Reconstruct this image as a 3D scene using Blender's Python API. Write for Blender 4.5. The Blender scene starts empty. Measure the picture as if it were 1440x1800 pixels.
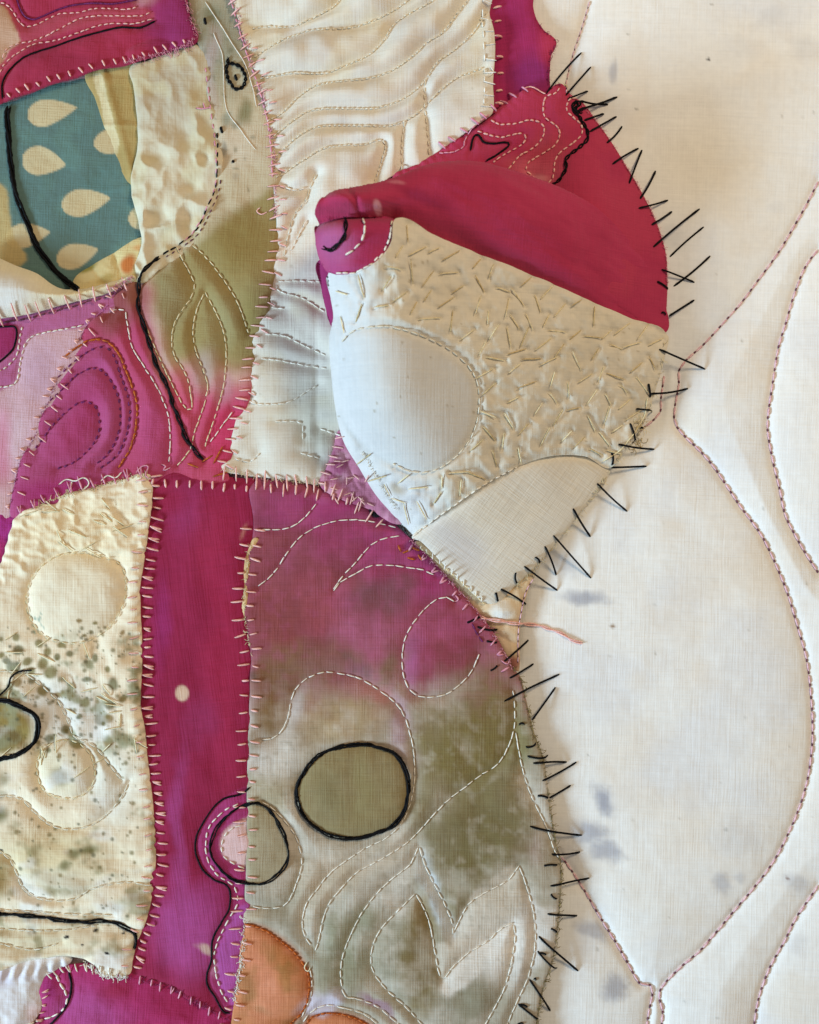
import bpy, math, random
import numpy as np
from mathutils import Vector, Matrix
from mathutils.kdtree import KDTree

# ------------------------------------------------------------------ camera, light, exposure
S = 0.00025                       # metres per working unit (a quarter of a millimetre)
CX, CY = 720.0, 900.0             # middle of the textile in working units
Z0 = 16.0
DIST = 0.56
scene = bpy.context.scene
cam_d = bpy.data.cameras.new('camera')
cam = bpy.data.objects.new('camera', cam_d)
scene.collection.objects.link(cam)
cam.location = (0, 0, DIST)
cam_d.sensor_fit = 'VERTICAL'
cam_d.angle = 2 * math.atan((1800 * S / 2) / (DIST - Z0 * S))
cam_d.clip_start = 0.01
cam_d.clip_end = 20
cam_d.dof.use_dof = True
cam_d.dof.focus_distance = DIST - 0.012
cam_d.dof.aperture_fstop = 5.6
scene.camera = cam

world = bpy.data.worlds.new('World')
scene.world = world
world.use_nodes = True
bg = world.node_tree.nodes['Background']
bg.inputs[0].default_value = (1.0, 0.95, 0.89, 1)
bg.inputs[1].default_value = 0.25


def area_light(name, loc, target, size, power, color):
    d = bpy.data.lights.new(name, 'AREA')
    d.shape = 'RECTANGLE'
    d.size, d.size_y = size
    d.energy = power
    d.color = color
    o = bpy.data.objects.new(name, d)
    o.location = loc
    o.rotation_euler = (Vector(target) - Vector(loc)).to_track_quat('-Z', 'Y').to_euler()
    scene.collection.objects.link(o)
    return o


# cool window light from the lower left, warm room lamp from the upper right
area_light('window_light', (-1.62, -0.74, 0.64), (0.10, -0.10, 0), (0.50, 0.42), 56.0, (0.55, 0.78, 1.0))
area_light('room_lamp', (0.44, 0.50, 0.80), (-0.04, -0.02, 0), (0.24, 0.24), 5.0, (1.0, 0.77, 0.50))

vs = scene.view_settings
vs.view_transform = 'Standard'
vs.look = 'None'
vs.exposure = 0.0
vs.gamma = 1.0
vs.use_curve_mapping = False
scene.cycles.use_denoising = True
scene.cycles.max_bounces = 5

rnd = random.Random(7)
nrs = np.random.RandomState(5)
COL = scene.collection.objects


# ------------------------------------------------------------------ maths helpers
def lin(h):
    h = h.lstrip('#')
    c = np.array([int(h[i:i + 2], 16) / 255 for i in (0, 2, 4)])
    return np.where(c <= 0.04045, c / 12.92, ((c + 0.055) / 1.055) ** 2.4)


def W(u, v, z):
    return ((u - CX) * S, (CY - v) * S, z * S)


_lat = {}


def vnoise(x, y, scale, seed):
    if seed not in _lat:
        _lat[seed] = np.random.RandomState(seed).rand(128, 128)
    t = _lat[seed]
    fx, fy = x / scale, y / scale
    ix, iy = np.floor(fx).astype(int), np.floor(fy).astype(int)
    tx, ty = fx - ix, fy - iy
    tx = tx * tx * (3 - 2 * tx)
    ty = ty * ty * (3 - 2 * ty)
    a = t[ix % 128, iy % 128]; b = t[(ix + 1) % 128, iy % 128]
    c = t[ix % 128, (iy + 1) % 128]; d = t[(ix + 1) % 128, (iy + 1) % 128]
    return (a * (1 - tx) + b * tx) * (1 - ty) + (c * (1 - tx) + d * tx) * ty


def fbm(x, y, scale, seed, octv=3):
    s = 0; a = 1; tot = 0
    for i in range(octv):
        s = s + a * (vnoise(x + 31 * i, y + 17 * i, scale / 2 ** i, seed + i) - 0.5)
        tot += a
        a *= 0.5
    return s / tot * 2          # about -1..1


def sstep(a, b, x):
    t = np.clip((x - a) / (b - a), 0, 1)
    return t * t * (3 - 2 * t)


def smooth(pts, closed=False, step=4.0, soft=True):
    p = np.array(pts, float)
    if not soft:
        q = np.vstack([p, p[:1]]) if closed else p
        out = []
        for i in range(len(q) - 1):
            n = max(1, int(np.hypot(*(q[i + 1] - q[i])) / step))
            for k in range(n):
                out.append(q[i] + (q[i + 1] - q[i]) * k / n)
        if not closed:
            out.append(q[-1])
        return np.array(out)
    n = len(p)
    out = []
    rng = n if closed else n - 1
    for i in range(rng):
        p1, p2 = p[i], p[(i + 1) % n]
        p0 = p[i - 1] if (closed or i > 0) else 2 * p1 - p2
        p3 = p[(i + 2) % n] if (closed or i + 2 < n) else 2 * p2 - p1
        m = max(1, int(np.hypot(*(p2 - p1)) / step))
        tan1 = (p2 - p0) / (np.linalg.norm(p2 - p0) + 1e-6) * np.linalg.norm(p2 - p1)
        tan2 = (p3 - p1) / (np.linalg.norm(p3 - p1) + 1e-6) * np.linalg.norm(p2 - p1)
        for k in range(m):
            t = k / m
            h00 = 2 * t ** 3 - 3 * t ** 2 + 1; h10 = t ** 3 - 2 * t ** 2 + t
            h01 = -2 * t ** 3 + 3 * t ** 2; h11 = t ** 3 - t ** 2
            out.append(h00 * p1 + h10 * tan1 + h01 * p2 + h11 * tan2)
    if not closed:
        out.append(p[-1])
    return np.array(out)


def near(x, y, P):
    """distance and index of nearest sample of P"""
    kd = KDTree(len(P))
    for i, p in enumerate(P.tolist()):
        kd.insert((p[0], p[1], 0), i)
    kd.balance()
    fd = kd.find
    r = [fd((a, b, 0))[1:] for a, b in zip(x.tolist(), y.tolist())]
    r = np.array(r)
    return r[:, 1], r[:, 0].astype(int)


def inside(x, y, P):
    r = np.zeros(len(x), bool)
    n = len(P)
    j = n - 1
    for i in range(n):
        yi, yj = P[i, 1], P[j, 1]
        if yi != yj:
            c = ((yi > y) != (yj > y)) & (x < (P[j, 0] - P[i, 0]) * (y - yi) / (yj - yi) + P[i, 0])
            r ^= c
        j = i
    return r


# ------------------------------------------------------------------ dye painting (the cloth's own colour, plus some painted light and shade)
class Dye:
    def __init__(self, x, y, base, seed, warp=14):
        self.x, self.y, self.seed = x, y, seed
        self.c = np.tile(lin(base), (len(x), 1))
        self.wx = x + warp * fbm(x, y, 60, seed + 40, 4)
        self.wy = y + warp * fbm(x, y, 60, seed + 50, 4)

    def mix(self, w, col):
        w = np.clip(w, 0, 1)[:, None]
        self.c = self.c * (1 - w) + lin(col) * w

    def blob(self, cx, cy, rx, ry, col, k=1.0, ang=0, soft=0.6, raw=False, grain=0):
        x = (self.x if raw else self.wx) - cx
        y = (self.y if raw else self.wy) - cy
        a = math.radians(ang)
        u = (x * math.cos(a) + y * math.sin(a)) / rx
        v = (-x * math.sin(a) + y * math.cos(a)) / ry
        r = np.hypot(u, v)
        if grain:
            r = r + grain * (fbm(self.x, self.y, 22, self.seed + 61, 4) + .5 * fbm(self.x, self.y, 5, self.seed + 66, 1))
        self.mix(k * (1 - sstep(1 - soft, 1 + soft * .4, r)), col)

    def poly(self, pts, col, k=1.0, soft=4, warp=False):
        P = smooth(pts, True)
        xx, yy = (self.wx, self.wy) if warp else (self.x, self.y)
        d, _ = near(xx, yy, P)
        d = np.where(inside(xx, yy, P), d, -d)
        self.mix(k * sstep(-soft, soft, d), col)

    def noise(self, scale, col, lo, hi, k=1.0, seed=0, stretch=(1, 1)):
        n = fbm(self.x / stretch[0], self.y / stretch[1], scale, self.seed + seed + 3, 4) * .5 + .5
        self.mix(k * sstep(lo, hi, n), col)


# ------------------------------------------------------------------ materials
def nt_new(name):
    m = bpy.data.materials.new(name)
    m.use_nodes = True
    nt = m.node_tree
    return m, nt, nt.nodes, nt.links, nt.nodes['Principled BSDF']


def cloth_mat(name, weave=0.10, slub=0.10, bump=0.35, rot=0.0, pitch=3.2, fuzz=0.25, rough=0.92):
    m, nt, N, L, B = nt_new(name)
    at = N.new('ShaderNodeAttribute'); at.attribute_name = 'dye'
    tc = N.new('ShaderNodeTexCoord')
    mp0 = N.new('ShaderNodeMapping')
    mp0.inputs['Rotation'].default_value = (0, 0, rot)
    L.new(tc.outputs['Object'], mp0.inputs[0])
    # slight wobble of the threads
    wob = N.new('ShaderNodeTexNoise'); wob.inputs['Scale'].default_value = 45; wob.inputs['Detail'].default_value = 1
    L.new(mp0.outputs[0], wob.inputs['Vector'])
    wadd = N.new('ShaderNodeVectorMath'); wadd.operation = 'MULTIPLY_ADD'
    wadd.inputs[1].default_value = (0.0012,) * 3
    L.new(wob.outputs['Color'], wadd.inputs[0]); L.new(mp0.outputs[0], wadd.inputs[2])
    f = 1 / (pitch * S)

    def thread(sx, sy, detail=2.0):
        mp = N.new('ShaderNodeMapping'); mp.inputs['Scale'].default_value = (sx, sy, 8)
        L.new(wadd.outputs[0], mp.inputs[0])
        n = N.new('ShaderNodeTexNoise'); n.inputs['Scale'].default_value = 1.0
        n.inputs['Detail'].default_value = detail; n.inputs['Roughness'].default_value = 0.6
        L.new(mp.outputs[0], n.inputs['Vector'])
        return n.outputs['Fac']
    a = thread(f, f * 0.035); b = thread(f * 0.035, f)
    c = thread(f * .28, f * 0.012, 1); d = thread(f * 0.012, f * .28, 1)

    def op(o, p, q):
        n = N.new('ShaderNodeMath'); n.operation = o
        for i, v in enumerate((p, q)):
            if hasattr(v, 'links'):
                L.new(v, n.inputs[i])
            else:
                n.inputs[i].default_value = v
        return n.outputs[0]
    fine = op('SUBTRACT', op('ADD', a, b), 1.0)
    coarse = op('SUBTRACT', op('ADD', c, d), 1.0)
    mott = N.new('ShaderNodeTexNoise'); mott.inputs['Scale'].default_value = 330; mott.inputs['Detail'].default_value = 4
    L.new(tc.outputs['Object'], mott.inputs['Vector'])
    k = op('ADD', op('MULTIPLY', fine, weave * 4), op('MULTIPLY', coarse, slub * 3))
    k = op('ADD', k, op('MULTIPLY', op('SUBTRACT', mott.outputs['Fac'], 0.5), 0.13))
    k = op('ADD', k, 1.0)
    mx = N.new('ShaderNodeVectorMath'); mx.operation = 'SCALE'
    L.new(at.outputs['Color'], mx.inputs[0]); L.new(k, mx.inputs['Scale'])
    L.new(mx.outputs[0], B.inputs['Base Color'])
    bp = N.new('ShaderNodeBump'); bp.inputs['Strength'].default_value = bump; bp.inputs['Distance'].default_value = 0.0005
    L.new(op('ADD', fine, op('MULTIPLY', mott.outputs['Fac'], fuzz)), bp.inputs['Height'])
    L.new(bp.outputs[0], B.inputs['Normal'])
    B.inputs['Roughness'].default_value = rough
    B.inputs['Sheen Weight'].default_value = 0.12
    B.inputs['Sheen Roughness'].default_value = 0.5
    B.inputs['Specular IOR Level'].default_value = 0.15
    return m


def thread_mat(name, col, col2=None, rough=0.6, spec=0.3):
    m, nt, N, L, B = nt_new(name)
    tc = N.new('ShaderNodeTexCoord')
    n = N.new('ShaderNodeTexNoise'); n.inputs['Scale'].default_value = 900; n.inputs['Detail'].default_value = 2
    geo = N.new('ShaderNodeNewGeometry')
    L.new(geo.outputs['Position'], n.inputs['Vector'])
    r = N.new('ShaderNodeMix'); r.data_type = 'RGBA'
    a = lin(col); b = lin(col2) if col2 else a * .72
    r.inputs['A'].default_value = (*a, 1); r.inputs['B'].default_value = (*b, 1)
    mr = N.new('ShaderNodeMapRange'); mr.inputs[1].default_value = .35; mr.inputs[2].default_value = .65
    L.new(n.outputs['Fac'], mr.inputs[0]); L.new(mr.outputs[0], r.inputs['Factor'])
    L.new(r.outputs['Result'], B.inputs['Base Color'])
    bp = N.new('ShaderNodeBump'); bp.inputs['Strength'].default_value = .5; bp.inputs['Distance'].default_value = .0003
    n2 = N.new('ShaderNodeTexNoise'); n2.inputs['Scale'].default_value = 3500
    L.new(geo.outputs['Position'], n2.inputs['Vector'])
    L.new(n2.outputs['Fac'], bp.inputs['Height']); L.new(bp.outputs[0], B.inputs['Normal'])
    B.inputs['Roughness'].default_value = rough
    B.inputs['Specular IOR Level'].default_value = spec
    return m


M = dict(
    cotton=cloth_mat('cotton', .035, .012, .5, pitch=2.6, fuzz=.8, rot=.06),
    quilting=cloth_mat('quilting_cotton', .025, .015, .35, fuzz=.5),
    linen=cloth_mat('linen', .075, .022, .5, pitch=2.8),
    linen_slant=cloth_mat('linen_slant', .06, .02, .4, rot=.62, pitch=2.8),
    sheet=cloth_mat('sheet_cotton', .026, .012, .28, rot=.03, pitch=3.6),
    dyed=cloth_mat('dyed_cotton', .06, .02, .5, rot=-.12, pitch=3.4),
    white=thread_mat('white_thread', '#fbf4e6', '#e4d9c4'),
    ivory=thread_mat('ivory_thread', '#ece2cc', '#d8ccb2'),
    cream=thread_mat('cream_thread', '#f0e2bc', '#d9c594'),
    tan=thread_mat('tan_thread', '#dcc898', '#bda574'),
    pink=thread_mat('pink_thread', '#fac9bc', '#e6a89e'),
    rose=thread_mat('rose_thread', '#eaa9b6', '#cf8298'),
    black=thread_mat('black_thread', '#0c0b0e', '#050506', .7, .15),
    orange=thread_mat('orange_thread', '#cc6a1e', '#96430f'),
    purple=thread_mat('purple_thread', '#7d2468', '#571643'),
    mauve=thread_mat('mauve_thread', '#ecc6c8', '#d3a2aa'),
    dark_mauve=thread_mat('dark_mauve_thread', '#7a4656', '#552f3d'),
)

# ------------------------------------------------------------------ global height map (for laying threads on the cloth)
GR = 2.0
GW, GH = int(1560 / GR), int(1920 / GR)
HM = np.full((GH, GW), -1e3)


def hm_write(x, y, z):
    i = np.clip(((x + 60) / GR).round().astype(int), 0, GW - 1)
    j = np.clip(((y + 60) / GR).round().astype(int), 0, GH - 1)
    np.maximum.at(HM, (j, i), z)


def zat(x, y):
    x = np.atleast_1d(np.asarray(x, float)); y = np.atleast_1d(np.asarray(y, float))
    i = np.clip(((x + 60) / GR).astype(int), 1, GW - 2)
    j = np.clip(((y + 60) / GR).astype(int), 1, GH - 2)
    best = np.full(len(x), -1e3)
    for dj in (-1, 0, 1):
        for di in (-1, 0, 1):
            best = np.maximum(best, HM[j + dj, i + di])
    return best


# ------------------------------------------------------------------ object helpers
def thing(name, label, cat, loc_uv):
    o = bpy.data.objects.new(name, None)
    o.empty_display_size = .02
    COL.link(o)
    o.location = W(loc_uv[0], loc_uv[1], 0)
    o['label'] = label
    o['category'] = cat
    return o


def attach(o, parent):
    o.parent = parent
    if parent is not None and parent.type == 'EMPTY':
        o.location = Vector(o.location) - Vector(parent.location)


def mesh_obj(name, verts, faces, mat, parent=None, smooth_shade=True):
    me = bpy.data.meshes.new(name)
    me.from_pydata(verts, [], faces)
    if smooth_shade:
        me.polygons.foreach_set('use_smooth', [True] * len(me.polygons))
    me.materials.append(mat)
    o = bpy.data.objects.new(name, me)
    COL.link(o)
    attach(o, parent)
    return o


def patch(name, outline, zf, paint, mat, parent, label=None, step=3.0, skirt=6.0, soft=True, tuck=0.0, closed_outline=None, blur=0):
    """one piece of cloth: a dense relief clipped to its outline, with its edge turned down"""
    P = smooth(outline, True, 3.0, soft) if closed_outline is None else closed_outline
    x0, y0 = P.min(0) - step * 2
    x1, y1 = P.max(0) + step * 2
    nx = int((x1 - x0) / step) + 1; ny = int((y1 - y0) / step) + 1
    gx, gy = np.meshgrid(x0 + np.arange(nx) * step, y0 + np.arange(ny) * step)
    X, Y = gx.ravel().copy(), gy.ravel().copy()
    ins = inside(X, Y, P)
    d, k = near(X, Y, P)
    # keep cells having at least one inside vertex, pull outside vertices to the outline
    I = ins.reshape(ny, nx)
    cell = I[:-1, :-1] | I[1:, :-1] | I[:-1, 1:] | I[1:, 1:]
    use = np.zeros((ny, nx), bool)
    for a in (0, 1):
        for b in (0, 1):
            use[a:ny - 1 + a, b:nx - 1 + b] |= cell
    usef = use.ravel()
    idx = -np.ones(nx * ny, int)
    idx[usef] = np.arange(usef.sum())
    snap = usef & (~ins)
    X[snap] = P[k[snap], 0]; Y[snap] = P[k[snap], 1]
    d[snap] = 0
    X, Y, d, k = X[usef], Y[usef], d[usef], k[usef]
    z = zf(X, Y, d)
    if blur:
        Zg = np.zeros(nx * ny); Wg = np.zeros(nx * ny)
        Zg[usef] = z; Wg[usef] = 1
        Zg = Zg.reshape(ny, nx); Wg = Wg.reshape(ny, nx)
        m0 = Wg.copy()
        for _ in range(blur):
            for ax in (0, 1):
                Zs = Zg * m0
                num = Zs * 2 + np.roll(Zs, 1, ax) + np.roll(Zs, -1, ax)
                den = m0 * 2 + np.roll(m0, 1, ax) + np.roll(m0, -1, ax)
                Zg = np.where(m0 > 0, num / np.maximum(den, 1e-6), 0)
        z = Zg.ravel()[usef]
    c = paint(X, Y)
    c = np.clip(c, 0.002, 0.9)
    jj, ii = np.nonzero(cell)
    q = np.stack([idx[jj * nx + ii], idx[(jj + 1) * nx + ii], idx[(jj + 1) * nx + ii + 1], idx[jj * nx + ii + 1]], 1)
    hm_write(X, Y, z)
    n = len(X)
    verts = np.stack([(X - CX) * S, (CY - Y) * S, z * S], 1)
    # skirt round the edge
    edges = np.concatenate([q[:, [0, 1]], q[:, [1, 2]], q[:, [2, 3]], q[:, [3, 0]]])
    key = np.sort(edges, 1)
    code = key[:, 0].astype(np.int64) * n + key[:, 1]
    _, inv, cnt = np.unique(code, return_inverse=True, return_counts=True)
    be = edges[cnt[inv] == 1]
    bv = np.unique(be)
    mp = -np.ones(n, int); mp[bv] = n + np.arange(len(bv))
    low = verts[bv].copy()
    if callable(skirt):
        low[:, 2] = skirt(X[bv], Y[bv]) * S
    else:
        low[:, 2] -= skirt * S
    if tuck:
        nrm = P[(k[bv] + 3) % len(P)] - P[(k[bv] - 3) % len(P)]
        area = 0.5 * np.sum(P[:, 0] * np.roll(P[:, 1], -1) - np.roll(P[:, 0], -1) * P[:, 1])
        nn = np.stack([-nrm[:, 1], nrm[:, 0]], 1) / (np.linalg.norm(nrm, axis=1)[:, None] + 1e-6) * np.sign(area)
        low[:, 0] += nn[:, 0] * tuck * S
        low[:, 1] -= nn[:, 1] * tuck * S
    verts = np.vstack([verts, low])
    c = np.vstack([c, c[bv]])
    sk = np.stack([be[:, 1], be[:, 0], mp[be[:, 0]], mp[be[:, 1]]], 1)
    faces = np.vstack([q, sk])
    # drop collapsed faces
    me = bpy.data.meshes.new(name)
    me.vertices.add(len(verts)); me.vertices.foreach_set('co', verts.ravel().astype(np.float32))
    me.loops.add(len(faces) * 4); me.loops.foreach_set('vertex_index', faces.ravel().astype(np.int32))
    me.polygons.add(len(faces))
    me.polygons.foreach_set('loop_start', np.arange(0, len(faces) * 4, 4, dtype=np.int32))
    me.polygons.foreach_set('use_smooth', np.ones(len(faces), bool))
    me.update(calc_edges=True)
    me.validate()
    at = me.color_attributes.new('dye', 'FLOAT_COLOR', 'POINT')
    at.data.foreach_set('color', np.hstack([c, np.ones((len(c), 1))]).ravel().astype(np.float32))
    me.materials.append(mat)
    o = bpy.data.objects.new(name, me)
    COL.link(o)
    if label:
        o['label'] = label
    attach(o, parent)
    return o


# ------------------------------------------------------------------ threads
def stitch_mesh(mat, arch=0.9, rings=6, sides=5):
    """unit stitch along +X (-.5..+.5), radius 1, both ends diving into the cloth"""
    v, f = [], []
    for i in range(rings):
        t = i / (rings - 1)
        x = t - .5
        zc = arch * (math.sin(math.pi * t) ** .6) - arch * .7
        r = 1.0 if 0 < i < rings - 1 else .55
        for k in range(sides):
            a = 2 * math.pi * k / sides + .3 * i
            v.append((x, r * math.cos(a), zc + r * math.sin(a)))
    for i in range(rings - 1):
        for k in range(sides):
            f.append((i * sides + k, i * sides + (k + 1) % sides, (i + 1) * sides + (k + 1) % sides, (i + 1) * sides + k))
    f.append(tuple(range(sides))[::-1]); f.append(tuple((rings - 1) * sides + k for k in range(sides)))
    me = bpy.data.meshes.new('stitch')
    me.from_pydata(v, [], f)
    me.polygons.foreach_set('use_smooth', [True] * len(me.polygons))
    me.materials.append(mat)
    return me


_sm = {}


def stitch(p, q, mat, parent, r=1.6, lift=0.8, arch=0.9, name='stitch', z=None):
    key = (mat, arch)
    if key not in _sm:
        _sm[key] = stitch_mesh(M[mat], arch)
    p = np.array(p, float); q = np.array(q, float)
    if z is None:
        zz = zat([p[0], (p[0] + q[0]) / 2, q[0]], [p[1], (p[1] + q[1]) / 2, q[1]])
        za, zb = zz[0], zz[2]
        up = max(0, zz[1] - (za + zb) / 2)
        za += up; zb += up
    else:
        za, zb = z
    za += lift; zb += lift
    a = Vector(W(p[0], p[1], za)); b = Vector(W(q[0], q[1], zb))
    o = bpy.data.objects.new(name, _sm[key])
    COL.link(o)
    d = b - a
    ln = max(d.length, 1e-6)
    ex = d / ln
    ey = Vector((0, 0, 1)).cross(ex).normalized()
    ez = ex.cross(ey)
    R = Matrix((ex, ey, ez)).transposed().to_4x4()
    o.matrix_world = Matrix.Translation((a + b) / 2) @ R @ Matrix.Diagonal((ln, r * S, r * S, 1))
    if parent is not None:
        o.parent = parent
        if parent.type == 'EMPTY':
            o.location = Vector(o.location) - Vector(parent.location)
    return o


def arclen(P):
    s = np.concatenate([[0], np.cumsum(np.hypot(*np.diff(P, axis=0).T))])
    return s


def along(P, s, ss):
    return np.stack([np.interp(ss, s, P[:, 0]), np.interp(ss, s, P[:, 1])], -1)


def in_frame(p, m=12):
    return -m < p[0] < 1440 + m and -m < p[1] < 1800 + m


def running(pts, mat, parent, pitch=19, fill=0.68, r=1.5, jit=.12, lift=.5, soft=True, closed=False, off=0.0, arch=.9):
    P = smooth(pts, closed, 3, soft)
    if closed:
        P = np.vstack([P, P[:1]])
    s = arclen(P)
    t = rnd.random() * pitch * .3
    while t < s[-1] - pitch * .4:
        ln = pitch * fill * (1 + rnd.uniform(-jit, jit) * 1.6)
        a, b = along(P, s, t), along(P, s, min(t + ln, s[-1]))
        j = lambda: rnd.uniform(-.6, .6)
        a = a + (j() + off, j()); b = b + (j() + off, j())
        if in_frame(a) or in_frame(b):
            stitch(a, b, mat, parent, r * rnd.uniform(.85, 1.15), lift, arch)
        t += pitch * (1 + rnd.uniform(-jit, jit))


def whip(pts, mat, parent, pitch=22, a=10, b=12, r=1.7, skew=.15, jit=.25, lift=1.0, vee=0.0, s0=0, s1=1, soft=True):
    """overcast stitches crossing a seam: a to one side of the path, b to the other"""
    P = smooth(pts, False, 3, soft)
    s = arclen(P)
    t = s[-1] * s0 + pitch * .4
    while t < s[-1] * s1:
        p = along(P, s, t)
        e = along(P, s, min(t + 4, s[-1])) - along(P, s, max(t - 4, 0))
        e = e / (np.linalg.norm(e) + 1e-6)
        n = np.array([-e[1], e[0]])
        k = skew + rnd.uniform(-.2, .2)
        A = p + n * a * rnd.uniform(1 - jit, 1 + jit) + e * k * 8
        B = p - n * b * rnd.uniform(1 - jit, 1 + jit) - e * k * 4
        if in_frame(p):
            stitch(A, B, mat, parent, r * rnd.uniform(.85, 1.15), lift, 1.4, 'seam_stitch')
            if rnd.random() < vee:
                stitch(A, B + e * pitch * .28, mat, parent, r * .9, lift, 1.4, 'seam_stitch')
        t += pitch * rnd.uniform(.8, 1.2)


def tube(name, pts, r, mat, parent, lift=1.0, strands=1, wob=1.2, sides=6, soft=True, closed=False, twist=26, vary=.15, step=3, ends=True, zs=None):
    """a laid thread or couched yarn following the cloth"""
    P = smooth(pts, closed, step, soft)
    if closed:
        P = np.vstack([P, P[:1]])
    s = arclen(P)
    z = zat(P[:, 0], P[:, 1]) if zs is None else np.interp(s / s[-1], np.linspace(0, 1, len(zs)), zs)
    if zs is None:
        ker = np.ones(5) / 5
        zp = np.pad(z, 2, 'edge')
        z = np.maximum(np.convolve(zp, ker, 'valid'), z)
    T = np.gradient(P, axis=0)
    T /= np.linalg.norm(T, axis=1)[:, None] + 1e-9
    Nn = np.stack([-T[:, 1], T[:, 0]], 1)
    v, f = [], []
    for st in range(strands):
        ph = 2 * math.pi * st / strands + rnd.random()
        w1 = fbm(s, s * 0 + 37 * st + rnd.random() * 90, 18, 300 + st, 3)
        ang = ph + 2 * math.pi * s / twist + w1
        sp = (r * .95 if strands > 1 else 0)
        off = sp * np.cos(ang) + wob * w1
        zz = z + lift + sp * .6 * np.sin(ang) + r * .4
        rr = (r if strands == 1 else r * .72) * (1 + vary * fbm(s, s * 0 + 11 * st, 9, 320 + st, 3))
        base = len(v)
        for i in range(len(P)):
            taper = 1.0
            if ends and not closed:
                taper = min(1, .35 + s[i] / (3 * r), .35 + (s[-1] - s[i]) / (3 * r))
            for k in range(sides):
                a = 2 * math.pi * k / sides + s[i] * .12
                o = off[i] + rr[i] * taper * math.cos(a)
                v.append(W(P[i, 0] + Nn[i, 0] * o, P[i, 1] + Nn[i, 1] * o, zz[i] + rr[i] * taper * math.sin(a)))
        for i in range(len(P) - 1):
            for k in range(sides):
                f.append((base + i * sides + k, base + i * sides + (k + 1) % sides, base + (i + 1) * sides + (k + 1) % sides, base + (i + 1) * sides + k))
        f.append(tuple(base + k for k in range(sides)))
        f.append(tuple(base + (len(P) - 1) * sides + k for k in range(sides))[::-1])
    return mesh_obj(name, v, f, M[mat], parent)


def fray(pts, n, length, mat, parent, side=1, r=.55, spread=.7, name='frayed_fibres', curl=.5, zlift=1.5):
    """loose fibres along a raw edge"""
    P = smooth(pts, False, 3)
    s = arclen(P)
    v, f = [], []
    for i in range(n):
        t = rnd.uniform(0, s[-1])
        p = along(P, s, t)
        e = along(P, s, min(t + 4, s[-1])) - along(P, s, max(t - 4, 0))
        e = e / (np.linalg.norm(e) + 1e-6)
        nn = np.array([-e[1], e[0]]) * side
        L = length * rnd.uniform(.3, 1.1)
        a0 = rnd.gauss(0, spread)
        d = nn * math.cos(a0) + e * math.sin(a0)
        cur = rnd.uniform(-curl, curl)
        z0 = zat(p[0], p[1])[0] + zlift * rnd.random()
        pts3 = []
        q = p - d * 3
        for m_ in range(6):
            zz = max(zat(q[0], q[1])[0] + .8, z0 - 1.2 * m_) + .3
            pts3.append((q[0], q[1], zz))
            c, s_ = math.cos(cur), math.sin(cur)
            d = np.array([d[0] * c - d[1] * s_, d[0] * s_ + d[1] * c])
            q = q + d * L / 5
        b = len(v)
        for j, (x, y, z) in enumerate(pts3):
            for k in range(3):
                a = 2.1 * k
                v.append(W(x + r * math.cos(a), y + r * math.sin(a) * .8, z + r * math.sin(a)))
        for j in range(5):
            for k in range(3):
                f.append((b + j * 3 + k, b + j * 3 + (k + 1) % 3, b + j * 3 + 3 + (k + 1) % 3, b + j * 3 + 3 + k))
    o = mesh_obj(name, v, f, mat if not isinstance(mat, str) else M[mat], parent)
    o['kind'] = 'stuff'
    return o


def quilt_z(base, lines, puff=8, width=13, seed=1, wrinkle=1.5, wscale=40, edge=5, ew=12, extra=None, closed=()):
    """relief of a quilted patch: puffed between the stitch lines, pulled down along them"""
    Ls = [smooth(l, False, 3) for l in lines] + [smooth(l, True, 3) for l in closed]
    P = np.vstack(Ls) if Ls else None

    def zf(x, y, d):
        z = np.full(len(x), float(base))
        if P is not None:
            dl, _ = near(x, y, P)
            pf = 1 - np.exp(-dl / width)
            pu = puff(x, y) if callable(puff) else puff
            z += pu * pf * (1 + .35 * fbm(x, y, 50, seed + 70, 2)) - pu * .25
        z += wrinkle * fbm(x, y, wscale, seed, 4)
        z -= edge * np.exp(-d / ew * 1.6)
        if extra is not None:
            z += extra(x, y, d)
        return z
    return zf


# ================================================================== THE BACKING CLOTH
B_LINES = [
    [(1041, -10), (1028, 35), (1010, 90), (998, 140), (995, 165)],
    [(1448, 310), (1425, 355), (1402, 395), (1375, 440), (1337, 492), (1310, 528), (1277, 565), (1240, 605), (1210, 632), (1198, 652),
     (1199, 672), (1193, 705), (1191, 738), (1202, 757), (1240, 795), (1265, 825), (1305, 885), (1345, 940), (1370, 990), (1392, 1045),
     (1410, 1105), (1425, 1160), (1432, 1215), (1436, 1275), (1435, 1320), (1428, 1375), (1412, 1430), (1390, 1480), (1365, 1525),
     (1330, 1570), (1300, 1605), (1270, 1640), (1235, 1680), (1195, 1715), (1168, 1745), (1163, 1762), (1170, 1782), (1168, 1815)],
    [(1448, 432), (1425, 462), (1405, 510), (1390, 560), (1375, 610), (1367, 660), (1358, 720), (1356, 752), (1365, 805), (1378, 860),
     (1388, 905), (1405, 940), (1425, 975), (1448, 1010)],
    [(1448, 1562), (1425, 1595), (1405, 1625), (1385, 1665), (1362, 1705), (1348, 1740), (1338, 1775), (1332, 1815)],
    [(1173, 655), (1167, 700), (1165, 724), (1130, 756)],
    [(985, 1505), (1020, 1555), (1060, 1622), (1085, 1662), (1110, 1705), (1130, 1738), (1150, 1742), (1152, 1756), (1145, 1790), (1142, 1815)],
    [(940, 1015), (925, 1040), (917, 1075), (912, 1110), (911, 1165)],
]


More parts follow.
